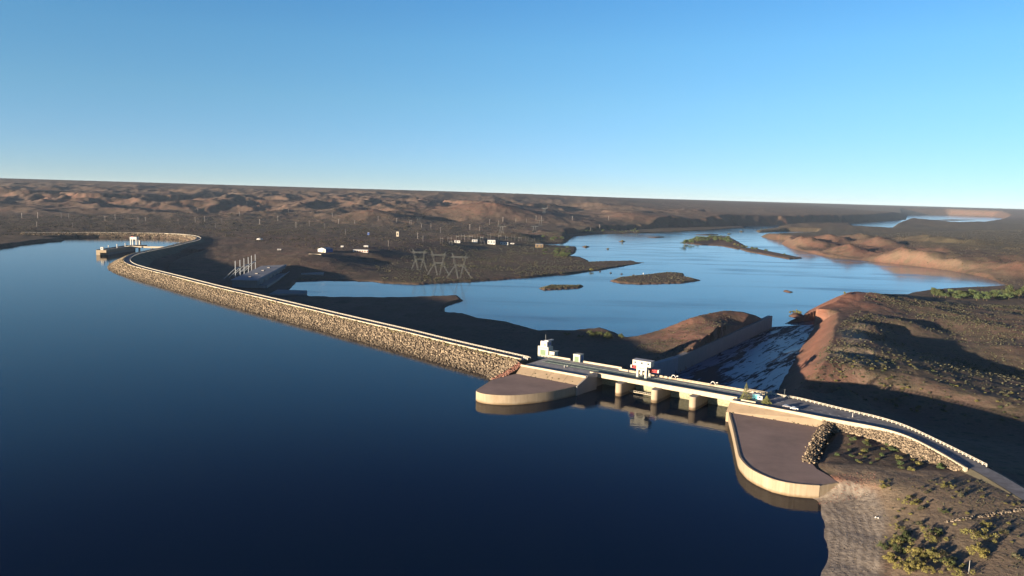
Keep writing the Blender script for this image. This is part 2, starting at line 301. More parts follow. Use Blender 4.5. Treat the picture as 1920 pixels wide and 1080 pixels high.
cd(1600,12000,100,4); cd(1760,12000,84,3,.4,.2); cd(1920,12000,95,4,.5,.2); cd(2100,11000,92,4,.5); cd(1760,9600,-6,3,.4); cd(1920,9000,30,4,.6); cd(1700,14000,105); cd(1920,16000,100); cd(1920,30000,110);cd(2600,30000,120);cd(2600,9000,60,8);cd(3300,5000,50,8);cd(-3500,3000,60,8);cd(-3500,9000,190,8);
# right-hand plain and hills
for p in ((1600,440,-4),(1700,438,-6),(1800,435,-4),(1900,432,4),(1640,436,-10),(1750,427,-11.5),(1680,428,-12),(1900,420,-8)): c(*p,2,.15,.75)
for p in ((1750,455,13),(1850,465,15),(1950,470,15),(1850,450,14),(2200,480,15),(2200,430,10),(2800,500,15)): c(*p,4,.2,.8)
c(1477,448,4,3,.9,.1); c(1520,450,5,4,.8,.2); c(1560,452,6,5,.7,.3); c(1600,454,6,5,.7,.2); c(1640,458,6,5,.7,.3); c(1575,470,-3,3,1,.1); c(1620,477,-6,3,.8,.2); c(1690,480,-4,3,1,.1); c(1660,486,-5,3,.8,.2); c(1740,492,-2,4,.5,.4); c(1790,488,8,6,.4,.4); c(1760,475,16,6,.3,.5); c(1900,503,4,4,.8,.2); c(1960,500,8,3,.8,.2); c(1850,507,-6,2,.5,.4); c(1920,525,-11,1,.3,.4)
for x,y in ((1500,468),(1560,481),(1640,488),(1720,498),(1800,508),(1880,525)): c(x,y,-12.5,.4,.5,.3)
# left bank terrace between dam and river
for p in ((380,428,8),(470,445,8),(560,452,8),(640,462,9),(600,468,9),(690,466,9),(780,455,8),(840,458,4),(590,478,8),(540,470,7),(470,462,6)): c(*p,1,.45,.3)
for p in ((700,492,-9),(800,490,-11),(900,480,-11),(950,468,-10),(1000,470,-10),(900,505,-12),(820,520,-12.5),(1000,495,-12.5),(1060,500,-13),(1150,495,-13.3),(1020,450,-11),(960,458,-10),(720,520,-12.5),(640,515,-12),(560,515,-10),(900,465,-9),(1060,468,-12),(1050,486,-13)): c(*p,.6,.35,.45)
c(700,478,2,1,.3,.3); c(620,492,0,1,.3,.3); c(550,490,1,1,.3,.3); c(450,475,2,1,.3,.3); c(420,490,-3,.5,.3,.3); c(400,505,-8,.5,.3,.3)
for p in ((450,545,-13),(600,572,-13),(700,590,-13),(750,575,-12.5),(830,560,-13),(800,620,-12),(900,620,-12.5),(1000,635,-12),(1100,640,-11),(1150,650,-9),(1100,660,-8)): c(*p,.5,.2,.3)
# mound between river and chute
c(1392,583,12,1.2,1,.1); c(1360,582,12,1.2,1,.1); c(1330,588,11,1.6,1,.1); c(1300,595,8,1.6,1,.1); c(1262,605,2,1.4,.9,.1); c(1352,610,11,1.6,1,.1); c(1345,630,7,1.6,1,.1); c(1300,640,3,1.5,.8,.2); c(1240,622,-5,1,.6,.2); c(1200,640,-9,.8,.5,.2); c(1280,665,-2,.8,.5,.2); c(1240,665,-4,.6,.4,.2); c(1210,680,-2,.6,.4,.2); c(1424,598,-1.5,.4,.6,.2); c(1400,617,-1.5,.4,.6,.2)
cs(-10,60,-2,.5,.3); cs(-40,50,-6,.5,.3); cs(-12,400,-3,.5,.5)
# right bank beside the chute
cs(97,40,-2,.5,.8); cs(104,90,6,1,.9,.1); cs(112,140,9,1,.9,.1); 
for p in ((1530,650,8),(1560,620,8),(1590,600,9),(1530,690,8),(1500,715,6),(1600,650,10),(1640,640,9)): c(*p,1,.45,.15)
for p in ((1514,563,7),(1560,558,9),(1600,552,12),(1640,548,13),(1670,560,8)): c(*p,1.2,.95,.1)
for p in ((1580,680,9),(1620,690,8),(1640,665,7),(1580,720,5),(1650,700,6),(1700,700,4),(1750,715,3),(1800,735,2),(1860,750,2),(1920,745,2),(1700,740,-3)): c(*p,2,.22,.5)
for p in ((1680,640,-5),(1720,660,-8),(1780,670,-8),(1850,690,-8),(1720,620,-7),(1800,640,-8),(1680,620,-3),(1920,700,-8)): c(*p,1,.2,.5)
for p in ((1640,610,8),(1680,595,8),(1720,600,5),(1700,570,5),(1760,590,2),(1840,600,0),(1900,620,0),(1780,570,-2),(1850,575,-4),(1920,590,-3),(1900,650,-2)): c(*p,2.6,.45,.35)
for p in ((1720,556,-8),(1800,550,-11),(1880,552,-11),(1780,558,-8),(1920,560,-9),(2100,560,-6),(2300,620,-4),(2300,750,0),(2600,800,5)): c(*p,1,.35,.5)
# shaded hollow below the road
for p in ((1500,745,-6),(1560,750,-8),(1640,765,-8),(1720,790,-8),(1800,815,-7),(1880,830,-5),(1920,860,0),(1950,830,-5),(1600,738,-6),(1750,765,-5),(1850,785,-4)): c(*p,.8,.2,.4)
# right peninsula
for p in ((1565,800,7.5),(1600,812,6),(1650,828,5.2),(1720,856,6.2),(1780,890,8.6),(1560,850,6.2),(1590,855,6),(1620,862,6),(1545,868,6.3),(1580,888,6.2),(1700,885,7.6),(1540,870,5),(1610,895,6),(1660,905,8),(1592,906,5.9),(1575,900,6.1),(1602,915,4.6),(1640,940,4.5),(1665,975,4.2),(1700,1000,6),(1680,1060,5),(1760,930,9),(1850,910,9.4),(1900,960,9.6),(1880,1060,9),(1800,1060,8),(1800,980,9),(1920,915,9.4),(2100,950,9.6),(2200,1200,10),(1800,1300,8),(1900,880,8)): c(*p,.5,.25,.35)
for p in ((1560,960,1.1),(1600,960,1.9),(1560,1000,.8),(1600,1040,1.5),(1640,1000,2.4),(1560,1070,.6),(1640,1070,2.3),(1540,930,.5),(1600,930,1.8),(1600,1200,1.5)): c(*p,.12,0,0)
for px in (100,400,800,1200): c(px,700,-8,.1); c(px,900,-8,.1)
c(1450,850,-5,.1); c(1400,1000,-8,.1)
for p in ((-300,440,8),(0,430,8),(100,425,8),(250,430,7),(-300,480,10),(30,450,5)): c(*p,1.5,.1,.5)
CPa=np.array(CP)
def uv(x,y):
    r=np.sqrt(x*x+y*y)+1; return np.stack([np.arctan2(x,np.maximum(y,-.5*r+1))*1.0,np.log(r)],1)
_U=uv(CPa[:,0],CPa[:,1]); _D=np.linalg.norm(_U[:,None]-_U[None],axis=2)
_K=np.block([[_D+0*np.eye(len(_U)),np.ones((len(_U),1))],[np.ones((1,len(_U))),np.zeros((1,1))]]); 
_K[:len(_U),:len(_U)]-=1e-4*np.eye(len(_U))
_W=np.linalg.solve(_K,np.vstack([CPa[:,2:],np.zeros((1,4))]))
def field0(x,y):
    out=np.zeros((len(x),4)); U=uv(x,y)
    for i in range(0,len(x),40000):
        D=np.sqrt(((U[i:i+40000,None]-_U[None])**2).sum(2)); out[i:i+40000]=D@_W[:-1]+_W[-1]
    return out
_fa=np.linspace(R(-60),R(60),300); _fl=np.linspace(math.log(60),math.log(40000),380)
_FA,_FL=np.meshgrid(_fa,_fl); _FT=field0((np.exp(_FL)*np.sin(_FA)).ravel(),(np.exp(_FL)*np.cos(_FA)).ravel()).reshape(380,300,4)
def field(x,y):
    a=np.clip((np.arctan2(x,y)-_fa[0])/(_fa[1]-_fa[0]),0,298.999); b=np.clip((np.log(np.hypot(x,y)+1)-_fl[0])/(_fl[1]-_fl[0]),0,378.999)
    i=a.astype(int); j=b.astype(int); u=(a-i)[:,None]; v=(b-j)[:,None]
    return (_FT[j,i]*(1-u)+_FT[j,i+1]*u)*(1-v)+(_FT[j+1,i]*(1-u)+_FT[j+1,i+1]*u)*v
def ground(x,y,full=False):
    x=np.atleast_1d(np.asarray(x,float)); y=np.atleast_1d(np.asarray(y,float)); P=np.stack([x,y],1)
    f=field(x,y); h=f[:,0]; amp=np.maximum(f[:,1],.05)
    big=fbm(x,y,560,7,11,True,.49); sm=fbm(x,y,70,5,31); sm2=fbm(x,y,9,3,51)
    k=np.clip((amp-3)/6,0,1)
    rav=fbm(x,y,170,4,15,True,.5)
    h=h+amp*(k*(big*1.0+rav*.22)+(1-k)*sm*1.0)+np.minimum(amp,1.6)*(.26*sm2+.3*fbm(x,y,26,2,57))
    # ledge the high plateau rim
    for (mx,my,mh,mr,me) in mounds:
        q=np.hypot((x-mx),(y-my)*me)/mr+fbm(x,y,45,3,71)*.12; h=h+mh*np.maximum(0,1-q)**1.15
    for (mx,my,mh,mr,me) in mesas:
        q=np.hypot((x-mx),(y-my)*me)/mr+fbm(x,y,230,5,73)*.22; h=np.maximum(h,np.where(q<1,8+mh*np.clip((1-q)*2.6,0,1)+big*2,h))
    dr=sdf(P,river)+fbm(x,y,60,4,77)*np.clip(np.hypot(x,y)/400,0,5)*np.where((y>1200)&(x/np.maximum(y,1)>.355),.35,1)
    steep=np.where((y>1200)&(x/np.maximum(y,1)>.355),.9,.6)
    hr=WR+np.maximum(dr,0)*steep+.1
    h=np.where(dr>0,np.minimum(h,hr),WR-1-np.minimum(-dr*.2,3))
    for q in isl:
        di=sdf(P,q)+fbm(x,y,14,3,91)*1.2; h=np.where(di<0,WR+np.minimum(-di*.3,2.0)+.2+sm2*.2,h)
    ds=sdf(P,resv)+fbm(x,y,12,3,95)*.4
    h=np.where(ds>0,np.minimum(h,.05+ds*1.0),-.3-np.minimum(-ds*.4,8))
    dc=sdf(P,chute); h=np.where(dc>0,h,-18)
    sright=(P-BO)@BS; tt=(P-BO)@BT
    rs=(sright>30)&(tt>12)&(tt<470); h=np.where(rs&(dc>0),np.minimum(h,-15+dc*.8+fbm(x,y,25,3,61)*.8),h)
    # bridge foundations and dam body
    d=dpoly(P,crest_mid[::3]); h=np.where(d<60,np.where(h>3,np.minimum(h,5+.12*(d-12)),np.minimum(h,np.maximum(4-.25*(d-6),-13))),h)
    blk=(sright>-56)&(sright<116)&(tt>-12)&(tt<30); h=np.where(blk,np.minimum(h,3),h)
    dl_=dpoly(P,cliffline)+fbm(x,y,120,4,201)*22; ins=sdf(P,cliffpoly)<0
    h=np.where(ins,np.minimum(h,-12+1.15*np.maximum(dl_,0)+45*np.clip(1.3-np.hypot(P[:,0]-cliffline[0][0],P[:,1]-cliffline[0][1])/330,0,1)),np.where(dl_<260,np.minimum(h,-11+sm+60*np.clip(1.9-np.hypot(P[:,0]-cliffline[0][0],P[:,1]-cliffline[0][1])/330,0,1)),h)); h=np.where((dr<0)&(ins==False)&(dl_<260),np.minimum(h,WR-1),h)
    if full: return h,f,dr,ds,dc
    return h
def gz(x,y): return float(ground(x,y)[0])
# polar sheet, fine near the dam and coarser towards the horizon
NA=980; NR=1000
ang=np.linspace(R(-46),R(44),NA); lr=np.exp(np.linspace(math.log(120),math.log(34000),NR))
A,RR=np.meshgrid(ang,lr); gx=(RR*np.sin(A)).ravel(); gy=(RR*np.cos(A)).ravel()
gh,gf,gdr,gds,gdc=ground(gx,gy,True)
ii=np.arange(NA*NR).reshape(NR,NA); Fq=np.stack([ii[:-1,:-1],ii[:-1,1:],ii[1:,1:],ii[1:,:-1]],-1).reshape(-1,4)
beach_c=sdf(np.stack([gx,gy],1),[at(*p,1) for p in ((1480,915),(1600,925),(1640,940),(1662,985),(1650,1090),(1640,1200),(1480,1200),(1490,1000))])
beach=np.clip(-beach_c/3+.5,0,1)
P2=np.stack([gx,gy],1)
def blob(poly,z,soft): return np.clip(-sdf(P2,[at(*p,z) for p in poly])/soft+.5+fbm(gx,gy,20,3,5)*.5,0,1)
pale=np.maximum(blob([(1580,612),(1625,604),(1625,640),(1590,650),(1572,630)],9,6),blob([(1565,655),(1640,655),(1665,680),(1600,686),(1560,672)],8,6))
for q,z in (([(1640,905),(1700,890),(1760,905),(1720,950),(1690,985),(1665,975),(1650,940)],6),([(1480,470),(1547,484),(1697,500),(1780,510),(1890,538),(1930,540),(1930,530),(1847,516),(1780,502),(1697,492),(1547,478)],-13)): pass
pale=np.maximum(pale,.35*np.clip(1-np.abs(gdr-22)/20,0,1)*(gx/np.maximum(gy,1)>.36)*(gy>1300)*(gy<2700))
pale=np.maximum(pale,.62*blob([(1545,868),(1620,870),(1700,885),(1800,890),(1920,920),(2100,1000),(1900,1150),(1700,1150),(1650,1000),(1640,940),(1600,912)],7,3))
pale=np.maximum(pale,.75*blob([(1560,875),(1640,885),(1690,930),(1700,990),(1670,1000),(1655,950),(1600,905)],6,3))
redx=np.maximum(blob([(1545,905),(1600,905),(1650,930),(1640,945),(1560,925),(1530,918)],3,3),np.clip(1-np.abs(gdc-14)/16,0,1)*((P2-BO)@BS>30)*((P2-BO)@BT<460)*((P2-BO)@BT>20))
redx=np.maximum(redx,blob([(1500,600),(1512,560),(1600,548),(1690,548),(1640,570),(1560,585)],0,8)*.9)
redx=np.maximum(redx,.8*blob([(545,905),(1540,860),(1600,890),(1650,930),(1600,920)],5,3)*0)
# ground material
G=bpy.data.materials.new('steppe_ground'); G.use_nodes=True; t=G.node_tree; n=t.nodes; l=t.links; b=n['Principled BSDF']; b.inputs['Roughness'].default_value=.95; b.inputs['Specular IOR Level'].default_value=.1
geo=n.new('ShaderNodeNewGeometry')
def N(sc,det,ro=.6,src=None,mapping=None):
    k=n.new('ShaderNodeTexNoise'); k.inputs['Scale'].default_value=sc; k.inputs['Detail'].default_value=det; k.inputs['Roughness'].default_value=ro
    s_=src or geo.outputs['Position']
    if mapping: mp=n.new('ShaderNodeMapping'); mp.inputs['Scale'].default_value=mapping[0]; mp.inputs['Rotation'].default_value=mapping[1]; l.new(s_,mp.inputs[0]); s_=mp.outputs[0]
    l.new(s_,k.inputs['Vector']); return k.outputs[0]
def MR(src,a,b_,c_=0,d_=1):
    k=n.new('ShaderNodeMapRange'); k.inputs[1].default_value=a; k.inputs[2].default_value=b_; k.inputs[3].default_value=c_; k.inputs[4].default_value=d_; l.new(src,k.inputs[0]); return k.outputs[0]
def MIX(fac,a,b_):
    k=n.new('ShaderNodeMix'); k.data_type='RGBA'; l.new(fac,k.inputs[0])
    for i,v in ((6,a),(7,b_)):
        if isinstance(v,tuple): k.inputs[i].default_value=(*v,1)
        else: l.new(v,k.inputs[i])
    return k.outputs[2]
def MA(op,a,b_):
    k=n.new('ShaderNodeMath'); k.operation=op
    for i,v in ((0,a),(1,b_)):
        if isinstance(v,(int,float)): k.inputs[i].default_value=v
        else: l.new(v,k.inputs[i])
    return k.outputs[0]
def AT(nm): k=n.new('ShaderNodeAttribute'); k.attribute_name=nm; return k.outputs['Fac']
nbig=N(.006,6,.65); nmed=N(.05,7,.7); nfine=N(.55,6,.7)
basec=MIX(MR(nbig,.38,.62),(.074,.043,.036),(.130,.080,.064))
redc=MIX(MR(nmed,.35,.65),(.115,.046,.036),(.185,.084,.064))
red=MR(MA('ADD',AT('red'),MA('MULTIPLY',MA('SUBTRACT',nbig,.5),1.6)),.42,.75)
slopez=n.new('ShaderNodeSeparateXYZ'); l.new(geo.outputs['Normal'],slopez.inputs[0])
stp=MR(slopez.outputs[2],.97,.84)
red=MA('MAXIMUM',red,MA('MULTIPLY',stp,MR(AT('red'),.15,.45)))
c0=MIX(red,basec,redc)
gn=MR(MA('ADD',AT('grn'),MA('MULTIPLY',MA('SUBTRACT',nmed,.5),1.8)),.35,.85)
c0=MIX(MA('MULTIPLY',gn,.85),c0,MIX(nfine,(.062,.062,.032),(.115,.105,.055)))
# scattered scrub specks
vor=n.new('ShaderNodeTexVoronoi'); vor.inputs['Scale'].default_value=.16; l.new(geo.outputs['Position'],vor.inputs['Vector'])
sp=MA('MULTIPLY',MR(vor.outputs['Distance'],.42,.2),MR(MA('ADD',nmed,MA('MULTIPLY',AT('grn'),.35)),.48,.66))
vor2=n.new('ShaderNodeTexVoronoi'); vor2.inputs['Scale'].default_value=.035; l.new(geo.outputs['Position'],vor2.inputs['Vector'])
sp=MA('MAXIMUM',sp,MA('MULTIPLY',MR(vor2.outputs['Distance'],.45,.25),MA('MULTIPLY',MR(nbig,.4,.6),.8)))
vor3=n.new('ShaderNodeTexVoronoi'); vor3.inputs['Scale'].default_value=.5; l.new(geo.outputs['Position'],vor3.inputs['Vector'])
sp=MA('MAXIMUM',sp,MA('MULTIPLY',MR(vor3.outputs['Distance'],.38,.2),MR(N(.11,3,.6),.5,.62)))
c0=MIX(MR(N(.022,8,.75),.36,.64,0,.6),c0,MIX(nfine,(.05,.045,.03),(.10,.085,.06)))
c0=MIX(MA('MULTIPLY',MA('MULTIPLY',sp,.85),MA('SUBTRACT',1,AT('beach'))),c0,(.03,.032,.019))
c0=MIX(MA('MULTIPLY',AT('redx'),.9),c0,MIX(nmed,(.17,.062,.042),(.28,.13,.085)))
c0=MIX(MA('MULTIPLY',AT('pale'),.8),c0,MIX(MR(nfine,.35,.65),(.23,.175,.115),(.35,.275,.185)))
sn=n.new('ShaderNodeMath'); sn.operation='SINE'; l.new(MA('ADD',MA('MULTIPLY',AT('shore'),2.3),MA('MULTIPLY',nmed,4)),sn.inputs[0])
bn=MA('ADD',MA('MULTIPLY',sn.outputs[0],.09),N(.4,7,.7))
c0=MIX(AT('beach'),c0,MIX(MR(bn,.35,.65),(.15,.128,.106),(.27,.235,.195)))
c0=MIX(MR(nfine,.3,.7,0,.35),c0,(.20,.16,.12))
l.new(c0,b.inputs['Base Color'])
bp=n.new('ShaderNodeBump'); bp.inputs['Distance'].default_value=.8; bp.inputs['Strength'].default_value=.55; l.new(MA('ADD',MA('ADD',MA('MULTIPLY',nfine,.6),MA('MULTIPLY',nmed,4)),MA('MULTIPLY',MA('MULTIPLY',sn.outputs[0],AT('beach')),.04)),bp.inputs['Height']); l.new(bp.outputs[0],b.inputs['Normal'])
terr=mesh_obj('ground',np.stack([gx,gy,gh],1),Fq,G,None,True,{'red':gf[:,2],'grn':gf[:,3],'beach':beach,'pale':pale,'redx':redx,'shore':np.clip(gds,-2,60)}); terr['kind']='structure'
# ---------------------------------------------------------------- water
cm=[tuple(p) for p in crest_mid]
rp=[(-1180,1870)]+cm[4:]+[st(-40,6),st(-20,14.5),st(100,14.5),st(101,-2),st(158,0),at(1700,860,0),at(1800,1000,0),at(1800,1250,0),(160,20),(400,-600),(-9000,-600),(-9000,2500),(-1600,2300)]
o=MB(); o.add([(x,y,0) for x,y in rp],[tuple(range(len(rp)))[::-1]]); q=o.build('reservoir_water',M['water']); q['kind']='structure'
import bmesh
def fixup(ob,tri=True):
    bm=bmesh.new(); bm.from_mesh(ob.data)
    if tri: bmesh.ops.triangulate(bm,faces=bm.faces)
    for f in bm.faces: 
        f.normal_update()
        if f.normal.z<0: f.normal_flip()
    bm.to_mesh(ob.data); bm.free()
fixup(q)
o=MB(); rv=[at(500,560,WR),at(1100,700,WR),st(98,60),at(1700,640,WR),at(2300,640,WR),far(3200,14000,0),far(1000,14000,0),at(900,425,WR),at(500,500,WR)]
o.add([(x,y,WR) for x,y in rv],[tuple(range(len(rv)))]); q=o.build('river_water',M['river']); q['kind']='structure'; fixup(q)
# ---------------------------------------------------------------- dam, crest road, riprap
def rockmesh(P,S,seed=1,flat=.75):
    r=np.random.default_rng(seed); n=len(P); base=np.array([[x,y,z] for z in (-1,1) for y in (-1,1) for x in (-1,1)],float)*.62
    V=base[None]*r.uniform(.7,1.25,(n,8,3))+r.normal(0,.13,(n,8,3)); V[:,:,2]*=flat
    a=r.uniform(0,6.28,(n,1)); b=r.normal(0,.5,(n,1)); x=V[:,:,0]*np.cos(a)-V[:,:,1]*np.sin(a); y=V[:,:,0]*np.sin(a)+V[:,:,1]*np.cos(a); z=V[:,:,2]
    y2=y*np.cos(b)-z*np.sin(b); z2=y*np.sin(b)+z*np.cos(b); V=np.stack([x,y2,z2],2)*np.asarray(S)[:,None,None]+np.asarray(P)[:,None,:]
    F=np.array([[0,2,3,1],[4,5,7,6],[0,1,5,4],[1,3,7,5],[3,2,6,7],[2,0,4,6]])
    return V.reshape(-1,3),(F[None]+8*np.arange(n)[:,None,None]).reshape(-1,4)
M['fill']=mat('rock_fill',(.13,.10,.07),.95,.35,.6,.3,detail=6)
M['grassbank']=mat('dam_back_slope',(.10,.09,.06),.95,.25,.08,.2,detail=8)
dam=empty('earth_dam',(*crest_mid[len(crest_mid)//2],0),0,'long curved rockfill dam separating the dark reservoir from the river valley','dam')
dl=np.array(dam.location[:2]); crest_l=crest-dl
MB().sweep(crest_l,[(27,-7),(21,-.4),(.9,9.55),(-9.9,9.6),(-38,-6),(-52,-13.5),(-52,-18),(27,-18)]).build('embankment',M['grassbank'],dam)
MB().sweep(crest_l,[(27.2,-6.6),(21.2,0),(.95,9.9),(.95,9.3),(21.2,-.8),(27.2,-7.4)]).build('rock_slope',M['fill'],dam)
MB().sweep(crest_l,[(.45,9.0),(.45,11.0),(-.15,11.0),(-.15,9.0)]).build('parapet_wall',M['conc_hi'],dam)
MB().sweep(crest_l,[(-.15,9.6),(-.15,9.9),(-1.4,9.9),(-1.4,9.6)]).build('kerb',M['conc_hi'],dam)
rd=MB().sweep(crest,[(-1.4,9.76),(-8.6,9.76)],False).build('crest_road',M['asphalt']); fixup(rd,False); rd['kind']='structure'
# rocks
CL=np.r_[0,np.cumsum(np.linalg.norm(np.diff(crest,axis=0),axis=1))]
Tn=np.gradient(crest,axis=0); Tn/=np.linalg.norm(Tn,axis=1)[:,None]; Nn=np.stack([Tn[:,1],-Tn[:,0]],1)
def crest_pt(sv,o):
    x=np.interp(sv,CL,crest[:,0]); y=np.interp(sv,CL,crest[:,1]); nx=np.interp(sv,CL,Nn[:,0]); ny=np.interp(sv,CL,Nn[:,1]); return x+nx*o,y+ny*o
LT=CL[-1]; sv=[]; 
near=rng.uniform(LT-620,LT+4,15000); mid=rng.uniform(LT-1250,LT-620,9500); farr=rng.uniform(0,LT-1250,4500)
sv=np.r_[near,mid,farr]; ov=rng.uniform(1.2,22.5,len(sv)); S=np.r_[rng.uniform(.35,1.12,len(near))**1.1,rng.uniform(.6,1.3,len(mid)),rng.uniform(1.2,1.9,len(farr))]
X,Y=crest_pt(sv,ov+rng.normal(0,.3,len(sv))); Z=9.9-(ov-.95)*.489+S*.25
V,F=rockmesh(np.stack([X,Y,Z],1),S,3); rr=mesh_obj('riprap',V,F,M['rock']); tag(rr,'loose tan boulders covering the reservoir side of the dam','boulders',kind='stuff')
sv=rng.uniform(LT-1400,LT,2600); X,Y=crest_pt(sv,rng.gamma(1.6,.9,2600)+1.0); o_=np.hypot(X,Y)*0
V,F=leafish=rockmesh(np.stack([X,Y,9.9-(rng.gamma(1.6,.6,2600))*.489+.25],1),rng.uniform(.2,.6,2600),14,.6); rr=mesh_obj('bank_weeds',V,F,M['leaf_olive']); tag(rr,'dry weeds growing among the stones just below the dam parapet','weeds',kind='stuff')
# rock bank between the dam and the left wing
def Pz(px,py,z): return np.array([*at(px,py,z),z])
bA,bC,bE,bF=Pz(979,683,9.9),Pz(934,713,4.5),Pz(912,703,-.6),np.array([*crest_pt(LT-6,.9),9.9])
bB=Pz(968,700,6.4)
def bil(u,v): return (bF*(1-u)+bA*u)*(1-v)+(bE*(1-u)+(bB*(1-v)**1+bC*v)*u)*v
gr=[[bil(u,v) for u in np.linspace(0,1,9)] for v in np.linspace(0,1,9)]
q=MB().add([tuple(p-np.array([0,0,.5])) for r_ in gr for p in r_],[(a*9+b_,a*9+b_+1,a*9+b_+10,a*9+b_+9) for a in range(8) for b_ in range(8)]).build('earth_bank',M['fill']); q['kind']='structure'; fixup(q,False)
uu=rng.uniform(-.1,1.0,900); vv=rng.uniform(0,1.05,900); P=np.array([bil(a,b_) for a,b_ in zip(uu,vv)]); red_=(uu>.62)
V,F=rockmesh(P[~red_],rng.uniform(.5,1.1,(~red_).sum()),8); rr=mesh_obj('corner_riprap',V,F,M['rock']); tag(rr,'tan boulders at the corner where the dam meets the left wing','boulders',kind='stuff')
M['redrock']=rockmat('red_rock',(.09,.038,.03),(.165,.078,.06),(.25,.14,.105))
V,F=rockmesh(P[red_],rng.uniform(.4,.9,red_.sum()),9); rr=mesh_obj('red_rubble',V,F,M['redrock']); tag(rr,'reddish rubble heaped between the dam rocks and the left concrete wing','rubble',kind='stuff')

def railing(name,line,z,label,cat,h=1.15,step=2.6,thick=.18,maxpost=100,group=None,nearest=None,mt='rail'):
    """line: world polyline at the rail foot"""
    L=resample(line,step,1) if len(line)<40 else np.array(line)
    c0=L[len(L)//2]; root=empty(name,(c0[0],c0[1],z),0,label,cat,group); P=L-c0
    o=MB()
    for hh in (h*.52,h):
        for a,b in zip(P[:-1],P[1:]): o.beam((a[0],a[1],hh),(b[0],b[1],hh),thick*.8,thick)
    o.build('rail_bars',M[mt],root)
    order=sorted(range(len(P)),key=lambda i:np.hypot(*L[i])); keep=set(order[:maxpost]); pm=None; rest=MB()
    for i,p in enumerate(P):
        if i in keep:
            if pm is None:
                pm=MB().box(-thick*.7,thick*.7,-thick*.7,thick*.7,-.1,h+.1).build('post',M[mt],root); q=pm
            else: q=pm.copy(); COL.objects.link(q); q.parent=root
            q.location=(p[0],p[1],0)
        else: rest.box(p[0]-thick*.7,p[0]+thick*.7,p[1]-thick*.7,p[1]+thick*.7,-.1,h+.1)
    if rest.V: q=rest.build('far_post',M[mt],root); q['kind']='stuff'
    return root
rl=offset(crest,-9.3)
dsel=np.r_[0,np.cumsum(np.linalg.norm(np.diff(rl,axis=0),axis=1))]; n_=int(dsel[-1]/3.0); q_=np.linspace(0,dsel[-1],n_)
rl3=np.stack([np.interp(q_,dsel,rl[:,0]),np.interp(q_,dsel,rl[:,1])],1)
railing('guard_railing',rl3,9.65,'pale concrete guard railing along the valley edge of the dam crest road','railing',1.35,3,.26)

# ---------------------------------------------------------------- spillway head: platforms and wings
spw=empty('spillway_bridge',(*st(0,0),0),BROT,'concrete spillway bridge on rounded piers carrying the deck between the two wings','bridge')
MB().box(-.6,96,1.0,19.6,8.75,9.95).build('deck_slab',M['conc'],spw)
MB().box(-2,97,-.4,1.2,8.0,10.9).box(-2,97,-.75,-.4,10.2,10.95).build('front_girder',M['conc_hi'],spw)
MB().box(18,95,19.6,20.0,8.2,10.6).box(18,95,19.3,20.25,10.6,10.85).build('back_girder',M['conc'],spw)
pp=None
for s_ in (22.4,47.2,72.1):
    if pp is None:
        pts=[(-2.4,22),(-2.4,-5.2)]+[(2.4*math.cos(R(180+a)),-5.2+2.7*math.sin(R(180+a))) for a in range(15,180,15)]+[(2.4,-5.2),(2.4,22)]
        o=MB().prism(pts,-9,8.0); pp=o.build('pier',M['pier'],spw); q=pp
        pc_=[(x*1.04,(y+4.2)*1.04-4.2 if y<-4 else y) for x,y in pts]; pcap=MB().prism([(x*.98,y) for x,y in pts],8.0,8.25).build('pier_cap',M['conc_grey'],pp)
    else: q=copy_tree(pp,spw)
    q.location=(s_,0,0)
# radial gates
gm=None
for s0,s1 in ((0,20.1),(24.7,44.9),(49.5,69.8),(74.4,94.8)):
    arc=[(22-9*math.cos(R(a)),4+9*math.sin(R(a))) for a in range(-38,32,5)]
    o=MB(); w=s1-s0-.4; V=[]
    for x in (s0+.2,s1-.2): V+=[(x,t_,z_) for t_,z_ in arc]
    n_=len(arc); o.add(V+[(x,y+.4,z) for x,y,z in V],[(i,n_+i,n_+i+1,i+1) for i in range(n_-1)]+[(2*n_+i,2*n_+i+1,3*n_+i+1,3*n_+i) for i in range(n_-1)]+[(n_-1,2*n_-1,4*n_-1,3*n_-1)])
    g_=o.build('radial_gate',M['gate'],spw)
    rb=MB()
    for k in range(1,n_-1,3): rb.box(s0+.3,s1-.3,arc[k][0]-.22,arc[k][0]-.02,arc[k][1]-.12,arc[k][1]+.12)
    rb.build('gate_rib',M['gate'],g_)
o=MB()
for t_ in (7.6,8.2,14.4,15.0): o.box(-45,94,t_-.12,t_+.12,9.99,10.12)
o.build('crane_rail',M['ballast'],spw)
# deck surfaces
q=MB().add([(*st(a,b_),10.0) for a,b_ in ((-48.6,-11.6),(2,-11.6),(3,.8),(95,.8),(96,-7.4),(109,-7.4),(108,27.6),(96,20),(17,19.4),(17,24),(-49,24))],[tuple(range(11))[::-1]]).build('deck_road',M['deck']); q['kind']='structure'; fixup(q)
q=MB().add([(*st(a,b_),10.006) for a,b_ in ((-44,6.6),(94,2.2),(94,9.6),(40,13),(-44,13.4))],[(0,1,2,3,4)]).build('crane_track_bed',M['ballast']); q['kind']='structure'; fixup(q)
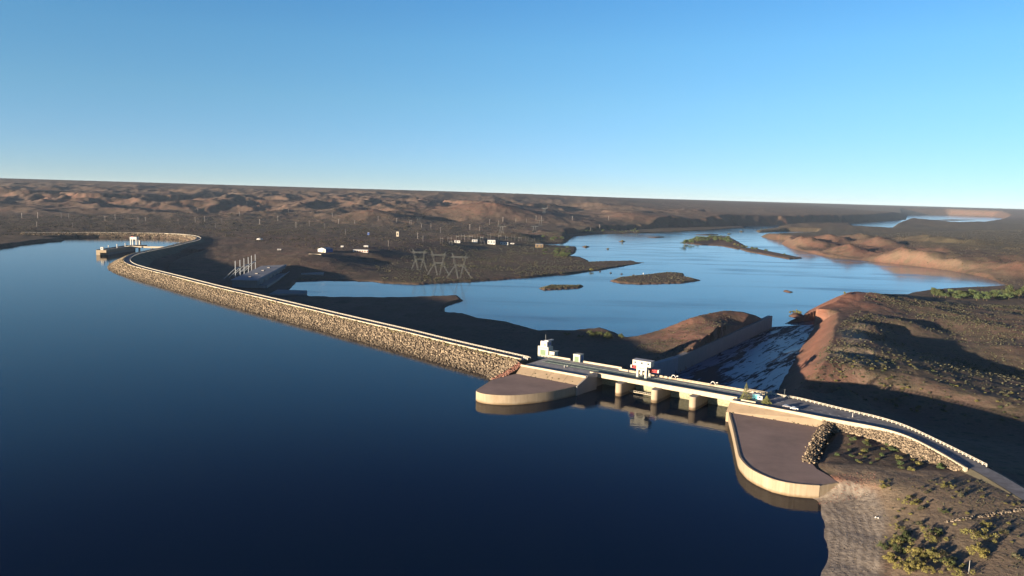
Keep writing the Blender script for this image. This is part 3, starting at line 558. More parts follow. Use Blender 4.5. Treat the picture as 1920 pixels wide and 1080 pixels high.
# back parapets
bp_=empty('parapet_wall',(*st(-24,24),10),BROT,'pale solid parapet wall on the valley edge of the deck, broken by the small kiosk','wall')
MB().box(-28,-7.8,-.3,.3,-.4,1.3).build('wall_length',M['conc_hi'],bp_); MB().box(3.0,33,-.3,.3,-.4,1.3).build('wall_length',M['conc_hi'],bp_); MB().box(33,40,-4.4,-3.9,-.4,1.2).build('wall_length',M['conc_hi'],bp_)
bp2=empty('bridge_parapet',(*st(17,19.6),10),BROT,'cream balustrade with dark slots along the downstream edge of the bridge','parapet')
segs=[(0,12),(22,24),(25.2,27.2),(28.4,30.2),(34,56),(59,91)]
for a,b_ in segs:
    o=MB()
    if b_-a<3: o.box(a,b_,-.3,.3,.0,1.3).build('parapet_block',M['conc_hi'],bp2); continue
    o.box(a-.01,b_+.01,-.3,.3,0,.45); o.box(a,b_,-.3,.3,1.0,1.3)
    k=a
    while k<b_: o.box(k,min(b_,k+.7),-.3,.3,.45,1.0); k+=2.6
    o.build('balustrade',M['conc_hi'],bp2)
MB().box(77,92,3.0,3.6,-.3,1.2).add([(91.4,.3,-.2),(91.9,.3,-.2),(91.9,8,-.2),(91.4,8,-.2),(91.4,.3,1.2),(91.9,.3,1.2),(91.9,8,1.2),(91.4,8,1.2)],[(3,2,1,0),(4,5,6,7),(0,1,5,4),(1,2,6,5),(2,3,7,6),(3,0,4,7)]).build('end_wall',M['conc_hi'],bp2)
def hoist(s_,lab):
    r_=empty('hoist_frame',(*st(s_,20.6),10),BROT,lab,'hoist')
    MB().box(-2.6,2.6,-.5,.9,0,.5).build('base',M['conc_hi'],r_)
    MB().beam((-2.4,0,.5),(-1.2,0,2.5),.35).beam((0,0,2.5),(-1.2,0,2.5),.4).beam((0,0,2.5),(1.2,0,.7),.3).beam((1.3,0,2.1),(2.6,0,2.4),.45).build('frame',M['white'],r_)
    return r_
hoist(48.6,'small white hoist frame perched above the parapet, right of the gantry crane'); hoist(75,'small white hoist frame beside the parapet near the right end of the bridge')
# left wing
top=[(-42.5,-70.3),(-41,-74),(-36.9,-76.3),(-32,-76.6),(-27.0,-74.9),(-21,-71.6),(-16.3,-67.3),(-9.4,-57.0),(-2.8,-42.3),(1.1,-23)]
lw=empty('left_wing_wall',(*st(0,0),0),BROT,'rounded concrete wing with a flat brown apron, left of the bridge','wing wall')
top=[tuple(q) for q in resample(top,1.2,3)]; body=top+[(1.6,-21),(-47.7,-21),(-50,-45)]
MB().prism(body,-9,6.0).build('curved_wall',M['conc'],lw)
cx,cy=-24,-45; MB().add([(cx+(x-cx)*.975,cy+(y-cy)*.975,6.04) for x,y in body],[tuple(range(len(body)))]).build('apron',M['apron'],lw)
fixup(lw.children[-1])
def slopeslab(a0,a1,b0,b1,zf,zt,root,cut=0,nm='slope_slab'):
    # foot a0..a1, top b0..b1
    V=[(*a0,zf),(*a1,zf),(*b1,zt),(*b0,zt),(*a0,-6),(*a1,-6),(*b1,-6),(*b0,-6)]
    q=MB().add(V,[(0,1,2,3),(4,7,6,5),(0,4,5,1),(1,5,6,2),(2,6,7,3),(3,7,4,0)]).build(nm,M['slope'],root)
    # joints
    j=MB(); L=Vector((*a1,zf))-Vector((*a0,zf)); n_=int(L.length/13)
    for k in range(1,n_+1):
        f=k/(n_+1); p=Vector((*a0,zf+.03)).lerp(Vector((*a1,zf+.03)),f); q2=Vector((*b0,zt+.03)).lerp(Vector((*b1,zt+.03)),f); j.beam(p,q2,.07)
    j.build('joint',M['dark'],root)
    wd=MB()
    for k in range(int(L.length/2.2)):
        f=random.random(); g_=random.choice([0,0,0,random.random(),random.random()*.4]); p=Vector((*a0,zf)).lerp(Vector((*a1,zf)),f); t2=Vector((*b0,zt)).lerp(Vector((*b1,zt)),f); c_=p.lerp(t2,g_); s2=random.uniform(.15,.5)
        wd.box(c_.x-s2,c_.x+s2*.6,c_.y-s2*.6,c_.y+s2*.6,c_.z-.2,c_.z+s2*.7)
    w_=wd.build('weed',M['dark'],root); w_['kind']='stuff'; return q
slopeslab((-47.7,-21),(1.4,-20.8),(-49,-12.9),(1.4,-12.4),6.0,9.7,lw)
MB().box(-49.4,1.8,-13.1,-11.9,9.2,10.75).build('coping',M['conc_hi'],lw)
MB().prism([(-49,-12.2),(2,-12.2),(3.2,-.4),(.6,.9),(.0,22),(-49,24)],-12,9.9).build('platform',M['conc_grey'],lw)
MB().prism([(1.2,-24),(2.0,-24),(2.6,-12),(3.6,-1),(2.4,-1),(1.4,-12)],-6,[6,6,9.9,9.9,9.9,9.9]).prism([(1.5,-12),(2.4,-12),(5.4,-4),(3.6,1),(.8,1)],9.0,10.9).build('return_wall',M['conc_grey'],lw)
# right wing
rw=empty('right_wing_wall',(*st(100,0),0),BROT,'large concrete wing with curved outer wall and brown apron, right of the bridge','wing wall')
O1=[(95.6,-10),(99.3,-20.5),(110,-45),(123.5,-78),(127.5,-87.4),(131,-93),(135.5,-99),(141,-103.4),(149.1,-107.2),(156,-107),(163,-104),(167,-101.5)]
sh=lambda P:[(x-100,y) for x,y in P]
inner=[tuple(((np.array(at(x,y,5.6))-BO)@BS,(np.array(at(x,y,5.6))-BO)@BT)) for x,y in ((1572,905),(1555,893),(1532,880),(1522,868),(1532,846),(1548,815),(1562,800))]+[(152,-11),(95.6,-9)]
MB().prism(sh(O1+inner),-9,5.6).build('apron_base',M['conc'],rw)
ap=[(x,y) for x,y in O1+inner]; cx,cy=138,-55
MB().add([(cx+(x-cx)*.985-100,cy+(y-cy)*.985,5.66) for x,y in ap],[tuple(range(len(ap)))]).build('apron',M['apron'],rw); fixup(rw.children[-1])
A_=offset(resample(O1,2,1),0); Ls=A_-np.array([100,0])
MB().sweep(Ls,[(.1,-9),(.1,5.85),(-.9,5.85),(-.9,5.2),(-.9,-9)]).build('curved_wall',M['conc'],rw)
slopeslab((-3.6,-16.8),(53,-12.6),(-4.2,-8.9),(53,-8.5),5.7,9.6,rw)
copr=resample([at(1370,749,11),at(1480,768.5,11),at(1560,784,11),at(1646,799,11),at(1700,814,11),at(1760,844,11),at(1813,876,11)],2.5,2)
cl_=[((np.array(p)-BO)@BS-100,(np.array(p)-BO)@BT) for p in copr]
railr=resample([at(1446,737,11),at(1470,742,11),at(1498,746,11),at(1550,759,11),at(1600,771,11),at(1650,782.5,11),at(1700,798,11),at(1770,831,11),at(1850,871,11)],2.6,2)
rlr_=[((np.array(p)-BO)@BS-100,(np.array(p)-BO)@BT) for p in railr]
MB().sweep(cl_,[(.6,8.4),(.6,10.8),(-.4,10.8),(-.4,8.4)]).build('coping',M['conc_hi'],rw)
MB().prism([(-4,-8.5),(14,-8.4),(14,27),(8,27.5),(-4.6,22),(-4.6,-8)],-14,9.9).build('platform',M['conc_grey'],rw)
# road on the right
n1=len(copr); railm=np.stack([np.interp(np.linspace(0,1,n1),np.linspace(0,1,len(railr)),railr[:,k]) for k in (0,1)],1)
o=MB(); o.strip(copr,railm,9.985,9.985); q=o.build('parking_road',M['asphalt']); fixup(q,False); q['kind']='structure'
mid_=(copr+railm)/2; wid=np.linalg.norm(copr-railm,axis=1)
eb=MB(); k_=n1
V=[]
for a,b_ in zip(copr,railm):
    d=(b_-a)/np.linalg.norm(b_-a); e=b_+d*32; f_=a
    V+=[(a[0],a[1],9.97),(b_[0]+d[0]*1.2,b_[1]+d[1]*1.2,9.97),(e[0],e[1],-8),(a[0],a[1],-8)]
F=[]
for i in range(n1-1):
    for j in range(4): F.append((i*4+j,i*4+(j+1)%4,(i+1)*4+(j+1)%4,(i+1)*4+j))
q=MB().add(V,F).build('road_embankment',M['grassbank']); q['kind']='structure'
railing('guard_fence',railr,9.95,'white two bar guard fence with many posts curving along the road beside the shaded hollow','fence',1.35,2.6,.24)
rdp=[at(1812,868,9.8),at(1850,885,9.8),at(1920,928,9.8),at(2100,1040,9.8),at(2300,1200,9.8)]; rdL=resample(rdp,4,2)
q=MB().sweep(rdL,[(4.2,10.06),(-4.2,10.06)],False).build('access_road',M['asphalt']); fixup(q,False); q['kind']='structure'
q=MB().sweep(rdL,[(8,8.5),(4.6,9.95),(-4.6,9.95),(-9,8.3)],False).build('road_verge',M['grassbank']); fixup(q,False); q['kind']='structure'
M['dash']=M['line']
lm=MB()
for a,b_ in zip(railm[:-1],railm[1:]):
    pass
for (p0,p1) in (((1450,751),(1472,745)),((1456,756),(1470,752)),((1452,747),(1466,741))):
    A2=at(*p0,10);B2=at(*p1,10); lm.beam((*A2,9.995),(*B2,9.995),.22,.02)
for k in range(0,len(mid_)-2,2): lm.beam((*mid_[k],9.995),(*(mid_[k]*.5+mid_[k+1]*.5),9.995),.14,.02)
q=lm.build('road_marking',M['line']); q['kind']='structure'
# riprap on the right
PR=[]; SR=[]
cr=resample([at(1545,783,10),at(1600,791,10),at(1646,801,10),at(1700,817,10),at(1760,850,10),at(1806,876,10)],1.0,2)
crn=offset(cr,1.0)
for k in range(3600):
    i=random.randrange(len(cr)); d=random.uniform(.5,9 if i<len(cr)*.85 else 4); n_=(crn[i]-cr[i]); x,y=cr[i]+n_*(d if True else 0)
    PR.append((x,y,max(gz(x,y) if k%40==0 else 0,9.9-d*.42))); SR.append(random.uniform(.35,.95))
ed=resample([at(1556,790,9),at(1546,805,7.5),at(1532,830,6.5),at(1520,852,6),at(1516,866,5.8)],.6,2)
for k in range(1300):
    i=random.randrange(len(ed)); PR.append((ed[i][0]+random.gauss(0,1.3),ed[i][1]+random.gauss(0,1.3),8.6-2.6*i/len(ed)+random.uniform(-.9,.2))); SR.append(random.uniform(.3,.75))
V,F=rockmesh(np.array(PR),np.array(SR),21); rr=mesh_obj('bank_riprap',V,F,M['rock']); tag(rr,'band of tan boulders below the road coping and round the edge of the right apron','boulders',kind='stuff')
# bank body beneath the riprap
o=MB(); o.strip(cr,offset(cr,10),9.6,5.4); q=o.build('riprap_bank',M['fill']); fixup(q,False); q['kind']='structure'
P=np.array([at(x,y,z) +(z,) for x,y,z in [(random.uniform(1535,1640),random.uniform(905,938),2) for _ in range(300)]]); P[:,2]=ground(P[:,0],P[:,1])
V,F=rockmesh(P,rng.uniform(.08,.3,len(P)),19); rr=mesh_obj('shore_rubble',V,F,M['redrock']); tag(rr,'red rubble at the foot of the right wing wall where it meets the beach','rubble',kind='stuff')
# low wall of piled stones at the lower right
PR=[];SR=[]; ln=resample([at(1775,975,9.3),at(1830,970,9.5),at(1880,962,9.6),at(1925,955,9.6),at(2000,950,9.6)],.5,1)
for k in range(420): i=random.randrange(len(ln)); PR.append((ln[i][0]+random.gauss(0,.35),ln[i][1]+random.gauss(0,.45),0)); SR.append(random.uniform(.2,.5))
PR=np.array(PR); PR[:,2]=ground(PR[:,0],PR[:,1])+.1
V,F=rockmesh(PR,np.array(SR),22); rr=mesh_obj('stone_row',V,F,rockmat('pale_rock',(.12,.095,.07),(.2,.165,.12),(.30,.25,.19))); tag(rr,'low row of loose pale stones crossing the dry ground at the lower right','stones',kind='stuff')
# ---------------------------------------------------------------- chute
C=bpy.data.materials.new('wet_chute'); C.use_nodes=True; t=C.node_tree; n=t.nodes; l=t.links; b=n['Principled BSDF']
geo=n.new('ShaderNodeNewGeometry')
mp1=((1,.18,1),(0,0,R(-32)))
def NS(sc,det,mapping=None,ro=.6,dist=0):
    mp=n.new('ShaderNodeMapping'); 
    if mapping: mp.inputs['Rotation'].default_value=mapping[1]
    l.new(geo.outputs['Position'],mp.inputs[0]); m2=n.new('ShaderNodeMapping'); m2.inputs['Scale'].default_value=mapping[0] if mapping else (1,1,1); l.new(mp.outputs[0],m2.inputs[0])
    k=n.new('ShaderNodeTexNoise'); k.inputs['Scale'].default_value=sc; k.inputs['Detail'].default_value=det; k.inputs['Roughness'].default_value=ro; k.inputs['Distortion'].default_value=dist; l.new(m2.outputs[0],k.inputs['Vector']); return k.outputs[0]
rotm=(0,0,R(35)); a1=NS(.13,10,((2.2,.24,1),rotm),.7,.6); a2=NS(.03,5,((1.6,.2,1),rotm),.5)
dry=MR(MA('ADD',a1,MA('MULTIPLY',a2,.8)),.905,.965)
b2=NS(.03,4,((1.5,.3,1),rotm)); pt=MR(b2,.60,.64)
l.new(MIX(dry,(.035,.10,.19),MIX(pt,(.025,.03,.042),(.13,.10,.085))),b.inputs['Base Color']); l.new(MR(dry,0,1,.36,.95),b.inputs['Roughness']); l.new(MR(dry,0,1,.2,.1),b.inputs['Specular IOR Level'])
bp=n.new('ShaderNodeBump'); bp.inputs['Distance'].default_value=.35; l.new(a1,bp.inputs['Height']); l.new(bp.outputs[0],b.inputs['Normal'])
q=MB().add([(*st(a,b_),z_) for a,b_,z_ in ((0,18,-13),(100,18,-13),(99,60,-13.6),(84,160,-14.2),(64,290,-14.6),(46,430,-14.93),(40,500,-14.96),(-8,424,-14.93),(-2,136,-14.1))],[(0,1,2,3,4,5,6,7,8)]).build('spillway_chute_floor',C); q['kind']='structure'; fixup(q)
cw=empty('chute_wall',(*st(0,20),0),BROT,'long plain concrete retaining wall along the left side of the spillway chute','retaining wall')
wl_=[(1,0,-17,4),(4.4,0,-17,4)]
MB().prism([(.5,0),(4.5,0),(3.5,116),(-.5,116)],-17,[5,5,-1,-1]).build('wall_panel',M['conc_blue'],cw)
MB().prism([(-.5,116),(3.5,116),(-3.2,398),(-8,398)],-17,[-1,-1,-.8,-.8]).build('wall_panel',M['conc_grey'],cw)
MB().prism([(-.3,50),(.2,50),(-.6,116),(-1.1,116)],-3,[2.2,2.2,-.6,-.6]).build('wall_cap',M['conc_hi'],cw)
# ogee sill blocks below the bridge, downstream
M['sill']=M['conc_grey']
MB().box(.5,95,23,30,-16,-2).build('spillway_sill',M['conc_grey'],spw)
# ---------------------------------------------------------------- buildings on the crest
def win(o,x0,x1,y,z0,z1,face=-1): o.box(x0,x1,y-.05 if face<0 else y,y if face<0 else y+.05,z0,z1)
cb=empty('control_building',(*st(-61,26),10),BROT,'tall white control building with a green door and a stepped upper cabin','building')
MB().box(0,9,0,6.5,-3,6.4).build('lower_block',M['cream'],cb)
up=MB().box(2,7.6,.3,6.2,6.4,10.3).build('upper_cabin',M['white'],cb); MB().box(2.8,3.8,.16,.3,7.2,8.2).build('window',M['gate'],up); MB().box(5.0,6.6,.16,.3,6.9,8.9).build('window',M['gate'],up)
MB().box(7.6,7.74,1.2,5.6,7.2,9.4).build('window',M['blue'],up)
MB().box(7.74,7.84,1.0,1.4,7.0,9.6).box(7.74,7.84,5.4,5.8,7.0,9.6).box(7.74,7.84,1,5.8,6.8,7.2).box(7.74,7.84,1,5.8,9.3,9.7).box(7.74,7.84,3.2,3.5,7,9.6).build('window_frame',M['white'],up)
MB().box(6.4,8.8,.0,7.6,10.5,11.3).box(4.2,6.4,2,6.5,10.3,10.6).build('roof_canopy',M['white'],up)
MB().box(2.2,6.6,-.14,0,0,4.0).build('door',M['green'],cb); MB().box(.8,8.2,-.1,0,4.6,5.9).build('name_band',mat('pale_green_band',(.27,.31,.20),.6),cb)
MB().beam((4.6,3,10.4),(4.6,3,15),.16).build('antenna_mast',M['steel'],cb)
an=MB().box(9,13.5,1.2,6.5,-3,3.1).box(9,14,.8,7,3.1,3.4).build('annex',M['cream'],cb); MB().box(10,12,1.06,1.2,0,2.1).build('door',M['rail'],an)
kb=empty('kiosk',(*st(-28.9,23),10),BROT,'small white kiosk with a green roller door, beside the back parapet','kiosk')
MB().box(0,5.4,0,5.2,-1,5).box(-.15,5.55,-.15,5.35,5,5.3).build('walls',M['cream'],kb); MB().box(1,4.4,-.12,0,0,3.7).build('door',M['green'],kb); MB().box(5.4,5.5,.8,2.2,.6,4.4).box(5.4,5.5,3,4.4,.6,4.4).build('side_panel',M['blue'],kb)
wr=empty('white_railing',(*st(-60,6),10),BROT,'short white railing standing on the crest in front of the control building','railing')
MB().beam((0,0,1.4),(4.4,-1.5,1.4),.3).beam((0,0,.7),(4.4,-1.5,.7),.25).build('bar',M['white'],wr)
for k in range(3): MB().beam((2.2*k,-.75*k,0),(2.2*k,-.75*k,1.5),.3).build('post',M['white'],wr)
gc=empty('gantry_crane',(*st(31.3,8),10),BROT,'white gantry crane on four legs with red side arms, standing on the bridge deck','crane')
o=MB()
for i,(a,b_) in enumerate(((-2.9,.2),(2.9,.2),(-2.9,6.2),(2.9,6.2))):
    MB().box(a-.65,a+.65,b_-.6,b_+.6,.9,5.4).build('leg',M['cream'],gc); MB().cone(a-.5,b_,.05,.9,.45,.45,10).cone(a+.5,b_,.05,.9,.45,.45,10).build('wheel_bogie',M['steel'],gc)
MB().box(-3.6,3.6,-.45,6.9,5.4,8.2).build('trunk',M['cream'],gc)
MB().box(-1.6,-.9,-.52,-.45,6.3,7.3).box(-.7,.0,-.52,-.45,6.3,7.3).box(.4,.7,-.52,-.45,6.3,7.3).box(1.0,1.6,-.52,-.45,6.3,7.3).build('lettering',mat('faded_lettering',(.16,.17,.15),.7),gc)
mh=MB().box(-6.4,6.4,-.7,4.6,8.2,11.6).build('machine_house',M['cream'],gc)
MB().add([(-6.6,-.9,11.6),(6.6,-.9,11.6),(6.6,4.8,11.6),(-6.6,4.8,11.6),(-6.6,-.9,11.75),(6.6,-.9,11.75),(6.6,4.8,11.95),(-6.6,4.8,11.95)],[(3,2,1,0),(4,5,6,7),(0,1,5,4),(1,2,6,5),(2,3,7,6),(3,0,4,7)]).build('roof',M['roofgrey'],mh)
for x in (-5.2,-.6,4.0): MB().box(x,x+1.4,-.76,-.7,9.7,10.8).build('window',M['glass'],mh)
for sg in (-1,1):
    o=MB(); x0,x1=3.6*sg,9.6*sg
    for y_ in (4.6,6.2):
        for z_ in (4.3,5.6): o.beam((x0,y_,z_+(.5 if sg<0 else 0)),(x1,y_,z_+(.9 if sg<0 else 0)),.3)
        for k in range(6):
            xa=x0+(x1-x0)*k/6; xb=x0+(x1-x0)*(k+1)/6; e=.7 if sg<0 else 0; o.beam((xa,y_,4.3+e if k%2 else 5.6+e),(xb,y_,5.6+e if k%2 else 4.3+e),.22)
    a_=o.build('red_arm',M['red'],gc); MB().box(x1-.35,x1+.35,4.0,6.8,4.3 if sg>0 else 5.0,6.3 if sg>0 else 7.0).build('end_plate',M['white'],a_)
MB().box(3.6,4.8,3.5,6.6,3.4,6.2).build('hoist_cabin',M['red'],gc)
def post(px,py,z,h,lab,w_=.25,mt='white',nm='bollard',cat='post'):
    x,y=at(px,py,z); r_=empty(nm,(x,y,z),0,lab,cat); MB().cone(0,0,0,h,w_*.6,w_*.5,8).build('shaft',M[mt],r_); MB().box(-w_,w_,-w_,w_,-.05,.15).build('foot',M['conc_hi'],r_); return r_
post(1058,689,10,1.7,'thin white marker post on the deck below the control building',.3,nm='marker_post')
post(1063.5,687.2,10,.9,'short white stub post just right of the thin marker post on the deck',.4,nm='marker_post')
post(1598.5,782,10,2.4,'lone white post on the road beside the right coping',.28,nm='marker_post')
for x_,y_,h_,lb in ((1470.5,744,4.2,'slim lamp post at the corner of the parking area where the guard fence starts'),):
    r_=post(x_,y_,10,h_,lb,.2,'steel','lamp_post','lamp post'); MB().box(-.5,.5,-.12,.12,h_,h_+.25).build('lamp_head',M['steel'],r_)
def lattice_walk(s0,s1,t_,z,lab):
    r_=empty('walkway',(*st(s0,t_),z),BROT,lab,'walkway'); L=s1-s0
    MB().box(0,L,0,1.2,0,.35).build('beam',M['conc_hi'],r_)
    o=MB().beam((0,.1,1.2),(L,.1,1.2),.14)
    for k in range(int(L/1.6)+1): o.beam((k*1.6,.1,.3),(k*1.6,.1,1.2),.12)
    o.build('handrail',M['rail'],r_); return r_
lattice_walk(25.2,44.7,4,1.0,'low walkway beam across the second bay, just above the water between two piers')
lattice_walk(75,94.5,14.0,5.2,'railed walkway across the last bay beside the right wing')
# cars
def car(px,py,rz,mt,lab):
    x,y=at(px,py,10.6); r_=empty('parked_car',(x,y,9.995),rz,lab,'car','cars parked beside the coping')
    sec=[(-2.15,.35,.85),(-2.1,.3,1.0),(-1.2,.3,1.05),(.95,.3,1.0),(2.0,.3,.85),(2.15,.35,.6)]
    o=MB(); V=[]
    for x_,z0,z1 in sec: V+=[(x_,-.85,z0),(x_,.85,z0),(x_,.82,z1),(x_,-.82,z1)]
    F=[(0,1,2,3),(23,22,21,20)]
    for i in range(5):
        for j in range(4): F.append((i*4+j,i*4+4+j,i*4+4+(j+1)%4,i*4+(j+1)%4))
    bd=o.add(V,F).build('body',mt,r_)
    cab=[(-1.7,1.03),(-1.3,1.5),(.3,1.5),(1.0,1.0)]
    V=[(a,-.76,b) if i in (0,3) else (a,-.62,b) for i,(a,b) in enumerate(cab)]+[(a,.76,b) if i in (0,3) else (a,.62,b) for i,(a,b) in enumerate(cab)]
    MB().add(V,[(0,1,2,3),(7,6,5,4),(0,4,5,1),(2,6,7,3),(0,3,7,4)]).build('windows',M['glass'],r_)
    MB().box(-1.3,.3,-.63,.63,1.49,1.55).build('roof',mt,r_)
    w0=None
    for a in (-1.35,1.3):
        for b_ in (-.84,.84):
            if w0 is None:
                V=[];n_=14
                for yy in (-.1,.1): V+=[(.33*math.cos(6.2832*k/n_),yy,.33*math.sin(6.2832*k/n_)) for k in range(n_)]
                w0=MB().add(V,[tuple(range(n_)),tuple(range(2*n_-1,n_-1,-1))]+[(k,n_+k,n_+(k+1)%n_,(k+1)%n_) for k in range(n_)]).build('wheel',M['rubber'],r_); w=w0
            else: w=w0.copy(); COL.objects.link(w); w.parent=r_
            w.location=(a,b_,.33)
    return r_
car(1489.5,765.5,BROT+.15,M['car'],'white car parked beside the coping, nearest the road'); car(1475,761.5,BROT+.15,M['car2'],'dark grey car parked left of the white car')
hx,hy=at(1414,748,10); sh_=empty('teal_shed',(hx,hy,10),BROT,'small teal shed behind the conifer at the right end of the bridge','shed')
MB().box(-1,3.2,0,3.5,0,2.9).build('walls',mat('teal_paint',(.05,.22,.27),.6,.2,1),sh_); MB().box(-1.2,3.4,-.2,3.7,2.9,3.1).build('roof',M['roofgrey'],sh_)
hx,hy=at(1424,751,10); vn=empty('white_trailer',(hx,hy,10),BROT,'small white trailer between the conifer and the low bush','trailer')
MB().box(-1.2,1.6,0,2,.4,2.6).build('body',M['white'],vn); MB().box(-.6,.6,-.04,0,1.4,2.2).build('window',M['glass'],vn); MB().cone(0,.3,0,.5,.3,.3).build('wheel',M['rubber'],vn)
lwc=empty('low_white_wall',(*st(100.6,-4.5),10),BROT,'low white wall behind the coping, below the trailer','wall'); MB().box(0,8.5,0,.4,0,1.2).build('panel',M['conc_hi'],lwc)
_ts=np.exp(np.linspace(math.log(170),math.log(14000),900))
def onground(px,py):
    d=_f*FP+(px-960)*_r-(py-540)*_u; d=d/np.hypot(d[0],d[1]); X_,Y_,Z_=d[0]*_ts,d[1]*_ts,H+d[2]*_ts; g_=np.maximum(ground(X_,Y_),-15.2); i=int(np.argmax(Z_<g_))
    a_=(Z_-g_)[i-1]; b_=(Z_-g_)[i]; t_=a_/(a_-b_) if i>0 else 0; return float(X_[i-1]*(1-t_)+X_[i]*t_),float(Y_[i-1]*(1-t_)+Y_[i]*t_),float(g_[i-1]*(1-t_)+g_[i]*t_)
# ---------------------------------------------------------------- power station and intake
def iprism(o,pix,z,z0,org,inset=None):
    o.prism([tuple(np.array(at(x,y,z))-org) for x,y in pix],z0,z); return o
x0,y0=at(486,512,-2); ph=empty('powerhouse',(x0,y0,-14),0,'grey concrete power station with a flat roof at the shaded foot of the dam','power station'); og=np.array([x0,y0])
loc=lambda px,py,z:tuple(np.array(at(px,py,z))-og)
o=MB(); rp_=[loc(435,525,-2),loc(483,526,-2),loc(536.7,497.5,-2),loc(490,500,-2)]; o.prism(rp_,-3,12); o.build('main_hall',M['conc_grey'],ph)
o=MB(); c_=np.mean(rp_,axis=0); o.prism([tuple(c_+(np.array(p)-c_)*1.04) for p in rp_],12,12.9); o.build('roof_slab',M['conc_blue'],ph)
e1,e2=np.array(rp_[1]),np.array(rp_[2]); d_=(e2-e1); nrm=np.array([d_[1],-d_[0]])/np.linalg.norm(d_)
for k in range(7):
    p=e1+d_*(.06+k*.14); q_=MB().beam((*(p+nrm*1.2),0),(*(p+nrm*1.2),9.5),1.6).build('buttress',M['conc_blue'],ph)
o=MB().prism([tuple(e1+nrm*1),tuple(e1+nrm*13),tuple(e2+nrm*13),tuple(e2+nrm*1)],-3,5.2); o.build('tailrace_deck',M['conc_grey'],ph)
MB().beam((*(e1+d_*.4+nrm*13),5.8),(*(e2+nrm*13),5.8),.8,1.2).build('deck_parapet',M['conc_blue'],ph)
MB().beam((*(e1-nrm*1+d_*0),13.3),(*(e2-nrm*1),13.3),.8,.9).build('roof_parapet',M['conc_blue'],ph)
for k in range(4):
    p=np.array(rp_[0])*.5+np.array(rp_[1])*.5+d_*(.15+.2*k); MB().box(p[0]-2,p[0]+2,p[1]-3,p[1]+3,12.9,14.2).build('roof_vent',M['conc_grey'],ph)
colpx=[(441.7,520),(450.5,518),(458,514),(466,511.7),(472,508),(479,505)]
M['column']=concrete('column_concrete',(.17,.19,.21),(.24,.26,.28)); prev=None
for k,(px,py) in enumerate(colpx):
    x_,y_=at(px,py,-2); words=['first','second','third','fourth','fifth','sixth'][k]
    t_=empty('takeoff_column',(x_,y_,-2),0,f'tall slender line column with a slanting strut at the power station, {words} from the left','column','line columns beside the power station')
    MB().beam((0,0,0),(0,0,24.5),.95).build('shaft',M['column'],t_); MB().beam((0,0,13.5),(-15,-6,-2),.8).build('strut',M['column'],t_); MB().box(-.9,.9,-.9,.9,0,1.2).build('foot',M['conc_grey'],t_)
    if k%2==0:
        nx,ny=at(*colpx[k+1],-2); MB().beam((0,0,13.2),(nx-x_,ny-y_,13.2),1.0,1.4).build('cross_beam',M['column'],t_)
qw=empty('quay_wall',(*at(540,548,-13),-15),0,'low grey concrete quay wall standing in the tailrace beside the power station','wall'); og=np.array(at(540,548,-13))
MB().prism([tuple(np.array(at(*p,-11))-og) for p in ((505,551),(576,550.5),(576,544.5),(520,543))],-2,4).build('wall',M['conc_grey'],qw)
tw=empty('tailrace_wall',(*at(582,514,-11),-15),0,'pale concrete wall along the shaded far bank of the tailrace','wall'); og=np.array(at(582,514,-11))
MB().prism([tuple(np.array(at(*p,-9))-og) for p in ((564,514),(606,514),(609,508),(566,510))],-2,6).build('wall',M['conc_grey'],tw)
# intake
x0,y0=at(190,469,10); A0=np.array([x0,y0]); B0=np.array(at(243,461,10)); ax=(B0-A0); LI=np.linalg.norm(ax); rz=math.atan2(ax[1],ax[0])
ik=empty('intake_structure',(x0,y0,0),rz,'long concrete intake pier standing in the reservoir with white posts along its deck','intake')
MB().box(-1,LI+14,-9,9,5.2,10).build('deck',M['conc'],ik)
MB().box(-1,9,2,9,-8,5.3).build('front_pier',M['conc'],ik)
MB().box(12,LI+12,-6,8,-8,5.3).build('main_wall',M['conc_grey'],ik)
MB().box(-1,LI+14,-9.1,-8.7,10,10.9).box(-1,LI+14,8.7,9.1,10,10.9).build('deck_kerb',M['conc_grey'],ik)
MB().add([(LI+14,-9,10),(LI+14,9,10),(LI+2,-9,10.8),(LI+30,-22,10.4),(LI+26,6,10.4),(LI+30,-22,5.5),(LI+26,6,5.5),(LI+10,-9,5.5)],[(0,3,4,1),(3,5,6,4),(0,7,5,3),(2,0,3)]).build('landing',M['conc_grey'],ik)
for k in range(4):
    x_=12+k*(LI-14)/3.0; t_=ik; p=A0+ax/LI*x_+np.array([math.sin(rz),-math.cos(rz)])*7.5
    q_=empty('white_post',(p[0],p[1],10),rz,f"tall white post on the intake pier deck, {['first','second','third','fourth'][k]} from its outer end",'post','white posts on the intake pier')
    MB().box(-.9,.9,-.5,.5,0,8.6).build('shaft',M['white'],q_); MB().box(-1.2,1.2,-.8,.8,0,.6).build('base',M['conc_hi'],q_)
p=A0+ax/LI*4; ht=empty('intake_hut',(p[0],p[1],10),rz,'small white hut at the outer end of the intake pier','hut')
MB().box(-2,2,-2.4,2.4,0,5).build('walls',M['white'],ht); MB().box(-2.3,2.3,-2.7,2.7,5,5.5).build('roof',M['white'],ht); MB().box(-2.06,-2,-.8,.8,1.6,3.4).build('window',M['glass'],ht)
gx_,gy_=at(252.5,459,10); g2=empty('intake_gantry',(gx_,gy_,10),0,'tall white gantry crane on the landward end of the intake pier','crane')
for a in (-6,5.4):
    for b_ in (-4,4): MB().box(a-.8,a+.8,b_-.8,b_+.8,0,11.2).build('leg',M['white'],g2)
MB().box(-7,6.6,-5,5,11.2,16.2).build('machine_house',M['white'],g2); MB().box(-6,-2,-.6,.6,16.2,17.2).build('hoist_hood',M['red'],g2)
MB().box(8.5,11.8,-2,2,0,9).build('stair_tower',M['white'],g2); MB().box(11.9,12.6,-1,1,1,8).build('ladder',M['steel'],g2)
